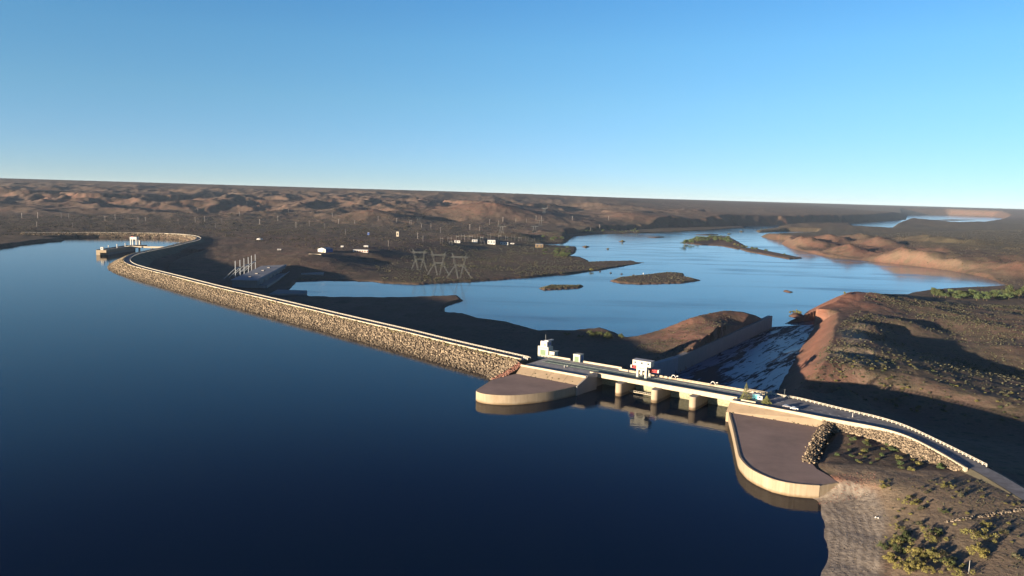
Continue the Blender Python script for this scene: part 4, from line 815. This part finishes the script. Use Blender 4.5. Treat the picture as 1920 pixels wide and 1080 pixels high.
a_=np.array(at(238,462,10)); b_=np.array(at(308,463.5,10)); d_=b_-a_; L_=np.linalg.norm(d_)
ab=empty('access_bridge',(a_[0],a_[1],0),math.atan2(d_[1],d_[0]),'narrow pale access bridge linking the intake pier to the dam crest','bridge')
MB().box(0,L_,-3,3,8.4,10).build('deck',M['conc_hi'],ab); MB().box(0,L_,-3.3,-3,8,10.9).build('parapet',M['conc_hi'],ab); MB().box(0,L_,3,3.3,8,10.9).build('parapet',M['conc_hi'],ab)
for k in (.33,.66): MB().box(L_*k-1,L_*k+1,-2,2,-8,8.4).build('bridge_pier',M['conc_grey'],ab)
# ---------------------------------------------------------------- lattice pylons by the river
def lattice(o,a,b,wa,wb,n,t):
    a=Vector(a);b=Vector(b); P=[]
    for sx,sy in ((-1,-1),(1,-1),(1,1),(-1,1)):
        pa=a+Vector((sx*wa/2,sy*wa/2,0)); pb=b+Vector((sx*wb/2,sy*wb/2,0)); o.beam(pa,pb,t); P.append((pa,pb))
    for i in range(4):
        A_,B_=P[i],P[(i+1)%4]
        for k in range(n): 
            f0,f1=k/n,(k+1)/n; (u,v)=(A_,B_) if k%2 else (B_,A_); o.beam(u[0].lerp(u[1],f0),v[0].lerp(v[1],f1),t*.6)
def pylon(px,py,h,rz,lab,splay=12):
    x_,y_=at(px,py,-12.5); r_=empty('lattice_pylon',(x_,y_,gz(x_,y_)-.3),rz,lab,'pylon','steel lattice pylons by the river'); z1=h*.5; z2=h*.82; t=.17
    for sg in (-1,1):
        o=MB(); lattice(o,(sg*7.5,0,z1),(sg*9.5,0,z2),2.0,2.6,4,t); o.build('upper_column',M['pylon'],r_)
        o=MB(); lattice(o,(sg*(7.5+splay),0,0),(sg*7.5,0,z1),1.4,2.2,5,t); o.build('leg',M['pylon'],r_)
        o=MB(); lattice(o,(sg*1.3,(3 if sg>0 else -3),0),(sg*6.5,0,z1),1.4,2.2,5,t); o.build('leg',M['pylon'],r_)
        o=MB(); lattice(o,(sg*9.5,0,z2+1),(sg*13,0,h),2.4,.6,4,t); o.build('peak',M['pylon'],r_)
    o=MB()
    for y_ in (-1.1,1.1):
        o.beam((-18,y_*.2,z2+1.2),(18,y_*.2,z2+1.2),t); o.beam((-14,y_,z2),(14,y_,z2),t); o.beam((-14,y_,z2+2.2),(14,y_,z2+2.2),t)
        for k in range(14): o.beam((-14+2*k,y_,z2+(2.2 if k%2 else 0)),(-12+2*k,y_,z2+(0 if k%2 else 2.2)),t*.6)
    o.build('cross_arm',M['pylon'],r_)
    o=MB()
    for y_ in (-1,1):
        o.beam((-7.5,y_,z1),(7.5,y_,z1),t); o.beam((-7.5,y_,z1+1.8),(7.5,y_,z1+1.8),t)
        for k in range(6): o.beam((-7.5+2.5*k,y_,z1+(1.8 if k%2 else 0)),(-5+2.5*k,y_,z1+(0 if k%2 else 1.8)),t*.6)
    o.build('waist_beam',M['pylon'],r_)
pylon(786,507.5,39,R(-8),'lattice pylon farthest left by the river, standing on dark shaded ground',7)
pylon(822,516.5,42,R(-8),'middle lattice pylon of the three, at the edge of the shadow'); pylon(861,521.5,42,R(-8),'rightmost lattice pylon by the river, its feet on sunlit brown ground',14)
# ---------------------------------------------------------------- far masts, towers and buildings
poles=[(41,409),(71,409),(115,409),(129,410),(197,414),(216,412),(259,416),(273,415),(69,425),(136,427),(334,419),(366,417),(384,416),(416,417),(487,421),(371,398),(463,385),(480,384),(541,398),(521,415),(555,427),(609,429),(623,407),(580,425),(635,420),(404,427),(449,405),
 (665,420),(709,415),(744,417),(771,421),(768,421),(790,427),(808,429),(826,437),(881,431),(899,433),(918,421),(935,422),(943,416),(967,417),(987,417),(1005,413),(1015,413),(1073,413),(1141,413),(1026,392),(1107,435),(1124,429),(648,440),(728,462),(783,448),(793,453)]
pm=None
for k,(px,py) in enumerate(poles):
    x_,y_,z=onground(px,py)
    if z<-14: continue
    if pm is None:
        pm=empty('transmission_mast',(x_,y_,z),0,'slender pale transmission mast with a short cross arm on the dark scrub plain','mast','pale masts scattered over the plain')
        MB().beam((0,0,-1),(0,0,18),.85).build('shaft',M['pole'],pm); MB().beam((-3.2,0,16.6),(3.2,0,16.6),.3,.35).build('cross_arm',M['pole'],pm); q=pm
    else: q=copy_tree(pm)
    q.location=(x_,y_,z); q.rotation_euler=(0,0,random.uniform(-.5,.5)); s_=random.uniform(.75,1.15)*(y_/2600)**.35; q.scale=(s_,s_,s_)
hp=None
for px,py in ((1002,437),(940,438),(785,420),(1013,424),(1020,400)):
    x_,y_,z=onground(px,py)
    if hp is None:
        hp=empty('portal_tower',(x_,y_,z),0,'wide steel portal tower with a long cross arm seen against the far cliffs','tower','steel portal towers far across the plain')
        for sg in (-1,1): MB().beam((sg*7,0,-1),(sg*4,0,24),.4).beam((sg*1,0,-1),(sg*4,0,24),.3).build('leg',M['steel'],hp)
        MB().beam((-14,0,24),(14,0,24),.4,.6).build('cross_arm',M['steel'],hp); q=hp
    else: q=copy_tree(hp)
    q.location=(x_,y_,z); q.rotation_euler=(0,0,random.uniform(-.3,.3))

def bld(px0,px1,py,h,dep,lab,wall='white',roof='roofgrey',gable=0,nwin=3,name='low_building',cat='building',rz=0,side=None):
    x_,y_,z=onground(px0,py); x1,y1,_=onground(px1,py); w_=abs(x1-x_)
    r_=empty(name,(x_,y_,z-.3),rz,lab,cat)
    if gable:
        V=[(0,0,-1),(w_,0,-1),(w_,0,h),(w_/2,0,h+gable),(0,0,h),(0,dep,-1),(w_,dep,-1),(w_,dep,h),(w_/2,dep,h+gable),(0,dep,h)]
        MB().add(V[:5]+[(a,b+.2,c) for a,b,c in V[:5]],[(0,1,2,3,4),(9,8,7,6,5),(0,5,6,1),(1,6,7,2),(2,7,8,3),(3,8,9,4),(4,9,5,0)]).build('front_wall',M[wall],r_)
        MB().box(.1,w_-.1,.2,dep,-1,h-.05).build('side_walls',M[side or wall],r_)
        MB().add([(-.4,0,h-.1),(w_/2,0,h+gable+.1),(w_+.4,0,h-.1),(-.4,dep,h-.1),(w_/2,dep,h+gable+.1),(w_+.4,dep,h-.1)],[(0,3,4,1),(1,4,5,2),(3,5,4),(0,2,5,3)]).build('roof',M[roof],r_)
        MB().box(w_*.62,w_*.9,-.06,0,0,h*.7).build('door',M['gate'],r_)
    else:
        MB().box(0,w_,0,dep,-1,h).build('walls',M[wall],r_); MB().box(-.3,w_+.3,-.3,dep+.3,h,h+.4).build('roof',M[roof],r_)
        f=None
        for k in range(nwin):
            a=w_*(k+.3)/nwin; q=MB().box(0,w_*.4/nwin,-.06,0,h*.35,h*.72).build('window',M['glass'],r_) if f is None else f.copy()
            if f is None: f=q
            else: COL.objects.link(q); q.parent=r_
            q.location=(a,0,0)
    return r_
bld(596,617.5,472,6.0,24,'warehouse with a white gable front and blue side walls on the terrace above the powerhouse',gable=2.6,side='blue',name='warehouse',cat='warehouse',rz=R(-22))
bld(661.7,693.5,472,4.4,9,'long low white shed with a row of reddish doors, right of the warehouse',nwin=0,name='long_shed',cat='shed')
for o_ in [x for x in COL.objects if x.name=='long_shed']:
    w_=33
    for k in range(6): MB().box(3+k*5,6+k*5,-.08,0,0,3).build('door',M['redrock'],o_)
bld(682,693,463,3.2,8,'small white building behind the long shed',nwin=2,name='small_building'); bld(639,643,463.5,3.2,5,'tiny white cabin between the warehouse and the long shed',nwin=1,name='cabin',cat='cabin')
bld(520,526,469.5,3,6,'tiny grey hut on the dark slope left of the warehouse',wall='conc_grey',nwin=1,name='hut',cat='hut'); bld(743,747.5,443.5,14,9,'pale upright block building on the plain above the terrace edge',wall='conc_hi',nwin=1,name='block_building'); bld(689,692,440.5,7,8,'small bluish block building in the shadow left of the pale upright block',wall='blue',nwin=1,name='block_building')
bld(914,929,457.5,11,14,'tallest white building of the substation, with three dark doorways',nwin=3,name='substation_building'); bld(885,896,454,7,12,'white substation building left of the tallest one',nwin=2,name='substation_building')
bld(852,863,455,6,12,'leftmost pale building of the substation, beside the gantries',nwin=2,name='substation_building'); bld(938,953,458.5,6.5,11,'low white substation building right of the tallest one',nwin=3,name='substation_building'); bld(957,964,457.5,3,8,'very low white shed at the right end of the substation row',nwin=1,name='low_shed',cat='shed')
bld(1004,1018,464,9,25,'grey brown riverside building at the edge of the green bank',wall='conc',nwin=2,name='riverside_building')
x_,y_,z=onground(598,477.5); w_=empty('terrace_wall',(x_,y_,z),R(-3),'short pale wall at the terrace edge below the warehouse','wall'); MB().box(-20,4,0,.8,-1,1.2).build('wall',M['conc_hi'],w_)
x_,y_,z=onground(487,449.5); w_=empty('domed_tank',(x_,y_,z),0,'small white domed tank on the reddish rise beyond the dam','tank'); o=MB()
for k in range(4): a,b=R(k*22.5),R((k+1)*22.5); o.cone(0,0,4.5*math.sin(a),4.5*math.sin(b),8*math.cos(a),max(.05,8*math.cos(b)),16)
o.build('dome',M['white'],w_); MB().cone(0,0,-1,.3,8.4,8.4,16).build('base_ring',M['conc_hi'],w_)
gt=None
for px,py,h_ in ((828,452,13),(843,452,15),(858,450,17),(868,449,18),(874,452,20),(883,448,14),(893,449,19),(903,451,16),(917,448,18),(937,448,17),(950,449,14),(962,450,16),(975,450,13),(988,449,13),(1000,451,11),(930,456,12),(905,457,12),(845,457,10)):
    x_,y_,z=onground(px,py+2)
    if z<-14: continue
    if gt is None:
        gt=empty('substation_gantry',(x_,y_,z),0,'thin steel switchyard gantry among the substation buildings','gantry','switchyard gantries of the substation')
        MB().beam((-6,0,0),(-6,0,1),.5).build('foot',M['conc_hi'],gt); 
        for sg in (-1,1): MB().beam((sg*6,0,0),(sg*6,0,1),.42).build('leg',M['pole'],gt).scale=(1,1,1)
        for ch in gt.children:
            if ch.name.startswith('leg'): ch.scale=(1,1,15)
        MB().beam((-7,0,11),(7,0,11),.3,.4).build('cross_beam',M['steel'],gt); q=gt
    else: q=copy_tree(gt)
    q.location=(x_,y_,z-.2); q.rotation_euler=(0,0,random.uniform(-.8,.8)); q.scale=(.8,.8,h_/15)
# floats on the river
fl=None
for k,(px,py) in enumerate(((1125,509.5),(1145,512),(1165.5,514),(1187.5,516.3))):
    x_,y_=at(px,py,WR)
    lab=['dark mooring float nearest the wooded point on the left bank','dark mooring float, second out from the wooded point','dark mooring float, third out from the wooded point','dark mooring float nearest the scrubby island'][k]
    if fl is None:
        fl=empty('mooring_float',(x_,y_,WR),0,lab,'float','dark floats moored in a row'); MB().cone(0,0,-.4,1.2,2.2,2.0,12).build('hull',M['buoy'],fl); MB().cone(0,0,1.2,2.4,.5,.3,8).build('top_mark',M['buoy'],fl); q=fl
    else: q=copy_tree(fl); q['label']=lab
    q.location=(x_,y_,WR)
x_,y_=at(1206,516.5,WR); q=empty('white_beacon',(x_,y_,WR),0,'white beacon post at the tip of the scrubby island','beacon'); MB().cone(0,0,-.5,4.2,.8,.6,8).build('post',M['white'],q); MB().cone(0,0,4.2,5,1,.2,8).build('cap',M['white'],q)
# ---------------------------------------------------------------- vegetation
def leafcloud(n,lobes,size,r_,flat=1.0):
    P=[];
    L=np.array(lobes,float); pick=r_.integers(0,len(L),n); d=r_.normal(size=(n,3)); d/=np.linalg.norm(d,axis=1)[:,None]; rad=r_.uniform(.45,1.05,n)**.6
    c_=L[pick,:3]+d*rad[:,None]*L[pick,3:4]*np.array([1,1,flat]); u=r_.normal(size=(n,3)); u/=np.linalg.norm(u,axis=1)[:,None]; v=np.cross(u,d+.2*r_.normal(size=(n,3))); v/=np.linalg.norm(v,axis=1)[:,None]+1e-6
    s=size*r_.uniform(.6,1.4,(n,1)); V=np.stack([c_-u*s,c_-v*s*.7,c_+u*s,c_+v*s*.7],1); V[:,:,2]=np.maximum(V[:,:,2],0.02)
    return V.reshape(-1,3),np.arange(4*n).reshape(-1,4)
vr=np.random.default_rng(5)
def data_of(name,V,F,mt): o=mesh_obj(name,V,F,mt); d=o.data; bpy.data.objects.remove(o); return d
def bushdata(kind,k,n=420,spread=.5,flat=.75,size=.085,nl=7,r0=.28,r1=.5):
    lobes=[(vr.normal(0,spread*.5),vr.normal(0,spread*.5),vr.uniform(.18,.6),vr.uniform(r0,r1)) for _ in range(nl)]
    V,F=leafcloud(n,lobes,size,vr,flat); return data_of('foliage',V,F,M[kind])
def stemdata(): 
    o=MB()
    for k in range(6): a=vr.uniform(0,6.28); o.beam((0,0,-.1),(.4*math.cos(a),.4*math.sin(a),vr.uniform(.4,.7)),.03)
    q=o.build('stem',M['bark']); d=q.data; bpy.data.objects.remove(q); return d
BUSH={k:[bushdata(k,i) for i in range(3)] for k in ('leaf_dark','leaf_olive','leaf_yellow','leaf_grey','leaf_green')}
BIG={k:[bushdata(k,i,1900,.9,.9,.04,17,.12,.27) for i in range(2)] for k in ('leaf_olive','leaf_yellow','leaf_dark','leaf_green')}
STEM=[stemdata() for _ in range(3)]
def shrub(x,y,s,kind,lab,group,big=False,hs=1.0,name='shrub'):
    r_=empty(name,(x,y,gz(x,y)-.05*s),random.uniform(0,6.28),lab,'shrub',group); r_.scale=(s,s,s*hs)
    for nm,d in (('foliage',random.choice((BIG if big else BUSH)[kind])),('stem',random.choice(STEM))):
        q=bpy.data.objects.new(nm,d); COL.objects.link(q); q.parent=r_
    return r_
def inpoly_px(poly,z,n):
    W=np.array([at(*p,z) for p in poly]); out=[]; lo,hi=W.min(0),W.max(0)
    while len(out)<n:
        P=rng.uniform(lo,hi,(400,2)); P=P[sdf(P,W)<0]; out+=list(P)
    return np.array(out[:n])
# large bushes in the foreground, one by one (pixel, width in metres, kind)
big_list=[((1670,1052),5.2,'leaf_yellow','rounded yellow green bush at the beach edge, low in the picture'),((1680,1018),5,'leaf_olive','olive bush above the rounded yellow green one at the beach edge'),((1702,1015),4.6,'leaf_dark','dark bush behind the olive one beside the beach'),
 ((1722,1040),6,'leaf_yellow','broad sunlit yellow green bush in the middle of the foreground thicket'),((1748,1045),5.6,'leaf_olive','wide olive bush right of the broad sunlit one'),((1700,1070),5,'leaf_yellow','straw coloured bush at the bottom edge of the thicket'),
 ((1745,1010),5,'leaf_olive','tall olive bush on the bare slope behind the thicket'),((1752,998),3.6,'leaf_dark','dark bush just above the tall olive one on the slope'),((1790,1072),5.2,'leaf_olive','olive bush at the right end of the foreground thicket'),
 ((1830,1005),6,'leaf_olive','large olive bush casting a long shadow on the grey ground'),((1838,1040),6,'leaf_yellow','yellow green bush below the large shadow casting one'),((1655,905),2,'leaf_yellow','small yellow green bush on the slope above the beach'),
 ((1712,945),4.6,'leaf_olive','spreading olive bush in the middle of the bare slope'),((1727,955),3.2,'leaf_grey','grey bush below the spreading olive one'),((1660,915),3.2,'leaf_olive','olive bush nearest the end of the curved wing wall'),((1725,985),3,'leaf_grey','sparse grey bush on the lower bare slope'),
 ((1772,912),3.6,'leaf_olive','flat olive bush beside the deep shadow near the road'),((1685,990),3,'leaf_olive','low olive bush on the crest above the beach'),((1700,1000),2.6,'leaf_dark','low dark bush on the crest above the beach'),((1768,1040),3.4,'leaf_grey','pale grey bush inside the foreground thicket'),
 ((1662,1028),4,'leaf_dark','dark bush at the very edge of the beach, upper left of the thicket'),((1715,1058),4.5,'leaf_olive','olive bush in the lower middle of the thicket'),((1775,1055),4.5,'leaf_dark','dark bush in the right half of the thicket'),((1735,1072),5,'leaf_yellow','yellow green bush at the bottom edge, right of the straw coloured one'),((1690,1035),4.2,'leaf_dark','dark bush in the left half of the thicket'),
 ((1850,985),3,'leaf_olive','small olive bush just below the row of stones'),((1885,1000),2.6,'leaf_grey','small grey bush below the stone row near the right edge'),((1800,930),3,'leaf_grey','grey bush in the middle of the dry flat'),((1905,1045),3,'leaf_grey','grey bush near the lower right corner'),((1770,960),2.4,'leaf_dark','small dark bush left of the stone row')]
for (px,py),s_,kd,lab in big_list:
    x_,y_,z=onground(px,py); shrub(x_,y_,s_*.8,kd,lab,'large bushes on the near shore',kd!='leaf_grey',.85)
for P,k_,lo,hi,kinds,lab,grp in (
 (inpoly_px([(1555,830),(1600,812),(1680,825),(1760,862),(1790,885),(1720,888),(1620,866),(1560,858)],7,46),46,1.3,3.2,('leaf_olive','leaf_dark','leaf_green'),'dark olive shrub crowded into the hollow below the stone bank','shrubs in the hollow by the right apron'),
 (inpoly_px([(1640,900),(1760,900),(1880,905),(1920,930),(1920,1075),(1850,1080),(1800,990),(1700,1070),(1670,990)],8,70),70,.5,1.7,('leaf_grey','leaf_olive','leaf_grey'),'low sparse shrub dotted over the dry near shore','low shrubs on the near shore'),
 (inpoly_px([(1500,715),(1560,690),(1650,660),(1740,690),(1830,720),(1920,735),(1920,775),(1780,750),(1680,735),(1600,730)],4,160),160,1.1,2.8,('leaf_grey','leaf_olive','leaf_grey','leaf_dark'),'grey green shrub on the sunlit ridge beyond the shaded hollow','shrubs on the ridge beyond the hollow')):
    for (x_,y_) in P: shrub(x_,y_,random.uniform(lo,hi)*.8,random.choice(kinds),lab,grp,False,.8)
# trees
def treedata(kind,k,n=900):
    lobes=[(vr.normal(0,.22),vr.normal(0,.22),vr.uniform(.4,.85),vr.uniform(.14,.27)) for _ in range(11)]
    V,F=leafcloud(n,lobes,.045,vr,.9); return data_of('crown',V,F,M[kind])
TREE={k:[treedata(k,i) for i in range(3)] for k in ('leaf_dark','leaf_green','leaf_olive')}
def trunkdata():
    o=MB().cone(0,0,-.1,.5,.035,.018,8)
    for k in range(5): a=vr.uniform(0,6.28); z_=vr.uniform(.2,.45); o.beam((0,0,z_),(.25*math.cos(a),.25*math.sin(a),z_+.28),.014)
    q=o.build('trunk',M['bark']); d=q.data; bpy.data.objects.remove(q); return d
TRK=[trunkdata() for _ in range(2)]
def tree(px,py,h,kind,lab,group,wd=1.0,z=None):
    if z is None: x_,y_,z=onground(px,py)
    else: x_,y_=at(px,py,z)
    r_=empty('tree',(x_,y_,z-.1),random.uniform(0,6.28),lab,'tree',group); r_.scale=(h*wd,h*wd,h)
    for nm,d in (('crown',random.choice(TREE[kind])),('trunk',random.choice(TRK))):
        q=bpy.data.objects.new(nm,d); COL.objects.link(q); q.parent=r_
    return r_
for k in range(46):
    f=k/45; px=1746+f*180+random.uniform(-4,4); py=553+6*math.sin(f*3)+random.uniform(-6,4)+f*2
    if .34<f<.4: py-=4
    tree(px,py,random.uniform(6,11)*(1.3 if f>.8 else 1),random.choice(['leaf_green','leaf_dark','leaf_green']),'green tree in the grove along the inlet on the right','trees in the grove along the inlet',1.25)
for px,py,h_ in ((1897,556,19),(1885,558,15),(1910,560,14)): tree(px,py,h_,'leaf_dark','tall dark tree rising above the grove at the right edge','tall trees at the right end of the grove',.8)
for k in range(30):
    f=k/29; px=1284+f*84+random.uniform(-3,3); py=458-9*math.sin(f*2.6)+random.uniform(-2,3.4); tree(px,py,random.uniform(10,17),random.choice(['leaf_green','leaf_dark','leaf_green']),'tree on the wooded island in mid river','trees on the wooded island',1.25,WR+.6)
for px,py in ((1370,456),(1377,460),(1384,463),(1392,464),(1398,466),(1410,469),(1418,470),(1437,472),(1470,479)): tree(px,py,random.uniform(6,10),random.choice(['leaf_dark','leaf_olive']),'small tree on the narrow spit trailing from the wooded island','small trees on the spit',1.3,WR+.6)
for k in range(34):
    px,py=random.choice([(random.uniform(1015,1070),random.uniform(445,452)),(random.uniform(1015,1075),random.uniform(464,482)),(random.uniform(1040,1062),random.uniform(470,483))])
    tree(px,py,random.uniform(5,9.5),random.choice(['leaf_green','leaf_dark','leaf_green']),'small tree on the green left bank beyond the pylons','small trees on the left bank',1.35)
for px,py,h_,w2,lab in ((1109,508,7,1.5,'wooded clump at the waterline where the left bank narrows'),(1098,463,5,1.6,'bushy islet tree nearest the left bank'),(1140,467,3.5,1.6,'small islet bush farther out from the left bank'),(1167,454,8,1.1,'bushy islet tree in the far reach'),(1390,435,6,1.5,'tree on the tiny islet beyond the wooded island'),(1367,439,5,1.4,'lone bush on a tiny islet near the sand bar'),(1583,553,5,.8,'lone small tree on the rim behind the red cliff')):
    tree(px,py,h_,'leaf_olive',lab,None,w2,WR+.5 if px!=1583 else None)
for px,py in ((1482,588),(1488,587),(1494,589),(1500,590)): tree(px,py,random.uniform(3.5,7),'leaf_olive','yellowish tree on the islet at the chute mouth','yellowish trees at the chute mouth',1.1,WR+.6)
for k in range(26):
    px=random.uniform(1090,1200); tree(px,random.uniform(431,436),random.uniform(5,9),random.choice(['leaf_dark','leaf_green']),'small tree on the strip of green shore below the far cliffs','small trees below the far cliffs',1.4)
for k in range(12): px=random.uniform(1425,1480); tree(px,random.uniform(430.5,433.5),random.uniform(6,10),'leaf_dark','small tree on the far sand bars','small trees on the far sand bars',1.5,WR+.6)
for k in range(16): px=random.uniform(1040,1165); tree(px,random.uniform(624,630)+ (px-1040)*.06,random.uniform(3,6.5) if px>1100 else 2.5,'leaf_dark','dark tree on the shaded river bank below the crest','dark trees on the shaded bank',1.3)
# conifers at the bridge end
M['conifer']=rockmat('conifer_needles',(.09,.10,.03),(.17,.18,.06),(.30,.29,.11))
def conifer(px,py,h,wd,lab):
    x_,y_=at(px,py,10); r_=empty('conifer',(x_,y_,10),0,lab,'tree'); n=1500; zz=vr.uniform(.06,1,n)**1.15; a=vr.uniform(0,6.28,n)
    tier=.75+.25*np.abs(np.sin(zz*22)); rad=(1-zz)*wd*tier*vr.uniform(.35,1.05,n)**.5+.02; c_=np.stack([rad*np.cos(a),rad*np.sin(a),zz*h-.12*rad*h*.1],1)
    u=np.stack([np.cos(a),np.sin(a),-.35+0*a],1); v=np.stack([-np.sin(a),np.cos(a),vr.normal(0,.4,n)],1); s=vr.uniform(.16,.42,(n,1))*(1.1-.6*zz[:,None])
    V=np.stack([c_-u*s,c_-v*s*.5,c_+u*s*1.3,c_+v*s*.5],1).reshape(-1,3); mesh_obj('foliage',V,np.arange(4*n).reshape(-1,4),M['conifer'],r_); MB().cone(0,0,-.2,h*.9,.22,.05,8).build('trunk',M['bark'],r_)
conifer(1398,749,10.2,3.9,'tall bushy conifer at the right end of the bridge, behind the coping'); conifer(1437,756,4.6,3.4,'low spreading conifer right of the white trailer')
# scrub as ground cover
def scrub(name,poly,z,n,s0,s1,kind,lab,seed,flat=.8):
    P=inpoly_px(poly,z,n*3) if not isinstance(poly,np.ndarray) else poly
    pn=fbm(P[:,0],P[:,1],90,4,seed)+.5*fbm(P[:,0],P[:,1],22,2,seed+3)+rng.normal(0,.5,len(P)); P=P[np.argsort(-pn)[:n]]
    h,f,dr,ds,dc=ground(P[:,0],P[:,1],True); ok=(dr>3)&(ds>3)&(dc>1); P=P[ok]; h=h[ok]; S=rng.uniform(s0,s1,len(P))*rng.uniform(.6,1,len(P)); n_=len(P)
    m=9; d=rng.normal(size=(n_,m,3)); d/=np.linalg.norm(d,axis=2)[:,:,None]; d[:,:,2]=np.abs(d[:,:,2])*flat; c_=np.stack([P[:,0],P[:,1],h],1)[:,None]+d*S[:,None,None]*.6
    u=rng.normal(size=(n_,m,3)); u/=np.linalg.norm(u,axis=2)[:,:,None]; v=np.cross(u,d); v/=np.linalg.norm(v,axis=2)[:,:,None]+1e-6; s=S[:,None,None]*.42
    V=np.stack([c_-u*s,c_-v*s,c_+u*s,c_+v*s],2).reshape(-1,3); q=mesh_obj(name,V,np.arange(len(V)).reshape(-1,4),M[kind]); tag(q,lab,'scrub',kind='stuff')
scrub('hillside_scrub',[(1490,720),(1640,545),(1760,560),(1920,560),(2150,560),(2150,780),(1700,745)],2,11000,.4,1.5,'leaf_grey','grey green scrub covering the broken ground on the right bank',101)
scrub('mound_scrub',[(1185,640),(1300,590),(1400,582),(1440,600),(1280,668),(1215,690)],0,1100,.4,1.1,'leaf_grey','sparse scrub on the brown mound between river and chute',103)
scrub('dry_tussocks',[(1600,900),(1770,890),(1925,925),(2050,1100),(1660,1150),(1640,1000)],8,900,.15,.5,'leaf_grey','dry tussocks scattered over the near shore',104)
scrub('plain_scrub',[(-300,440),(-300,405),(400,405),(760,405),(1000,425),(860,445),(820,463),(600,470),(400,440)],8,17000,1.4,3.8,'scrub_dark','dark scrub spread over the plain beyond the dam',105,.5)
scrub('valley_scrub',[(700,500),(830,470),(870,450),(1060,442),(1075,485),(1200,490),(1100,508),(900,526),(720,528)],-11,9000,.7,2.2,'leaf_grey','olive scrub on the low ground round the substation and pylons',106,.55)
scrub('far_bank_scrub',[(1480,445),(1700,430),(1950,425),(2100,520),(1900,530),(1700,497),(1560,480)],10,10000,1.0,2.8,'scrub_dark','scrub on the rolling ground across the river',107,.5)
for q_,nm,lab in ((isl_px[1],'island_scrub','olive scrub on the larger bare island'),(isl_px[0],'islet_scrub','low scrub on the slim islet below the island')):
    W=np.array([at(*p,WR) for p in q_]); lo,hi=W.min(0),W.max(0); P=rng.uniform(lo,hi,(2600,2)); P=P[sdf(P,W)<-3][:700]
    S=rng.uniform(.7,2.0,len(P)); h=ground(P[:,0],P[:,1]); V,F=rockmesh(np.stack([P[:,0],P[:,1],h+.2],1),S*.55,31,.5); q=mesh_obj(nm,V,F,M['leaf_grey']); tag(q,lab,'scrub',kind='stuff')
# stones on the beach and two white things
P=inpoly_px([(1520,925),(1640,940),(1655,985),(1640,1080),(1560,1080),(1545,1000)],1,260); V,F=rockmesh(np.stack([P[:,0],P[:,1],ground(P[:,0],P[:,1])+.02],1),rng.uniform(.08,.26,len(P)),41); q=mesh_obj('beach_stones',V,F,M['rock']); tag(q,'small stones strewn over the grey beach','stones',kind='stuff')
for (px,py,s_,lab) in ((1642,971,.55,'white boulder on the beach, left one of a pair'),(1647,972,.42,'smaller white boulder on the beach, right one of a pair')):
    x_,y_,z=onground(px,py); V,F=rockmesh(np.array([[0,0,.25]]),np.array([s_]),int(px),.8); q=mesh_obj('white_boulder',V,F,M['white']); q.location=(x_,y_,z); tag(q,lab,'boulder')
x_,y_,z=onground(1816,1076); q=empty('slim_pole',(x_,y_,z),0,'slim white pole standing on the grey ground at the bottom edge','pole'); MB().cone(0,0,-.2,4.6,.08,.06,8).build('shaft',M['white'],q); MB().box(-.18,.18,-.18,.18,-.1,.2).build('base',M['conc_hi'],q)
# ---------------------------------------------------------------- air
hz=MB().box(-24000,24000,-1500,36000,-40,262).build('haze',None); tag(hz,'thin blue haze lying over the whole valley','haze',kind='stuff')
hm=bpy.data.materials.new('haze_air'); hm.use_nodes=True; t=hm.node_tree; t.nodes.clear(); ou=t.nodes.new('ShaderNodeOutputMaterial'); pv=t.nodes.new('ShaderNodeVolumePrincipled')
pv.inputs['Color'].default_value=(.62,.80,1,1); pv.inputs['Density'].default_value=HAZE; pv.inputs['Anisotropy'].default_value=.0; t.links.new(pv.outputs[0],ou.inputs['Volume']); hz.data.materials.append(hm)
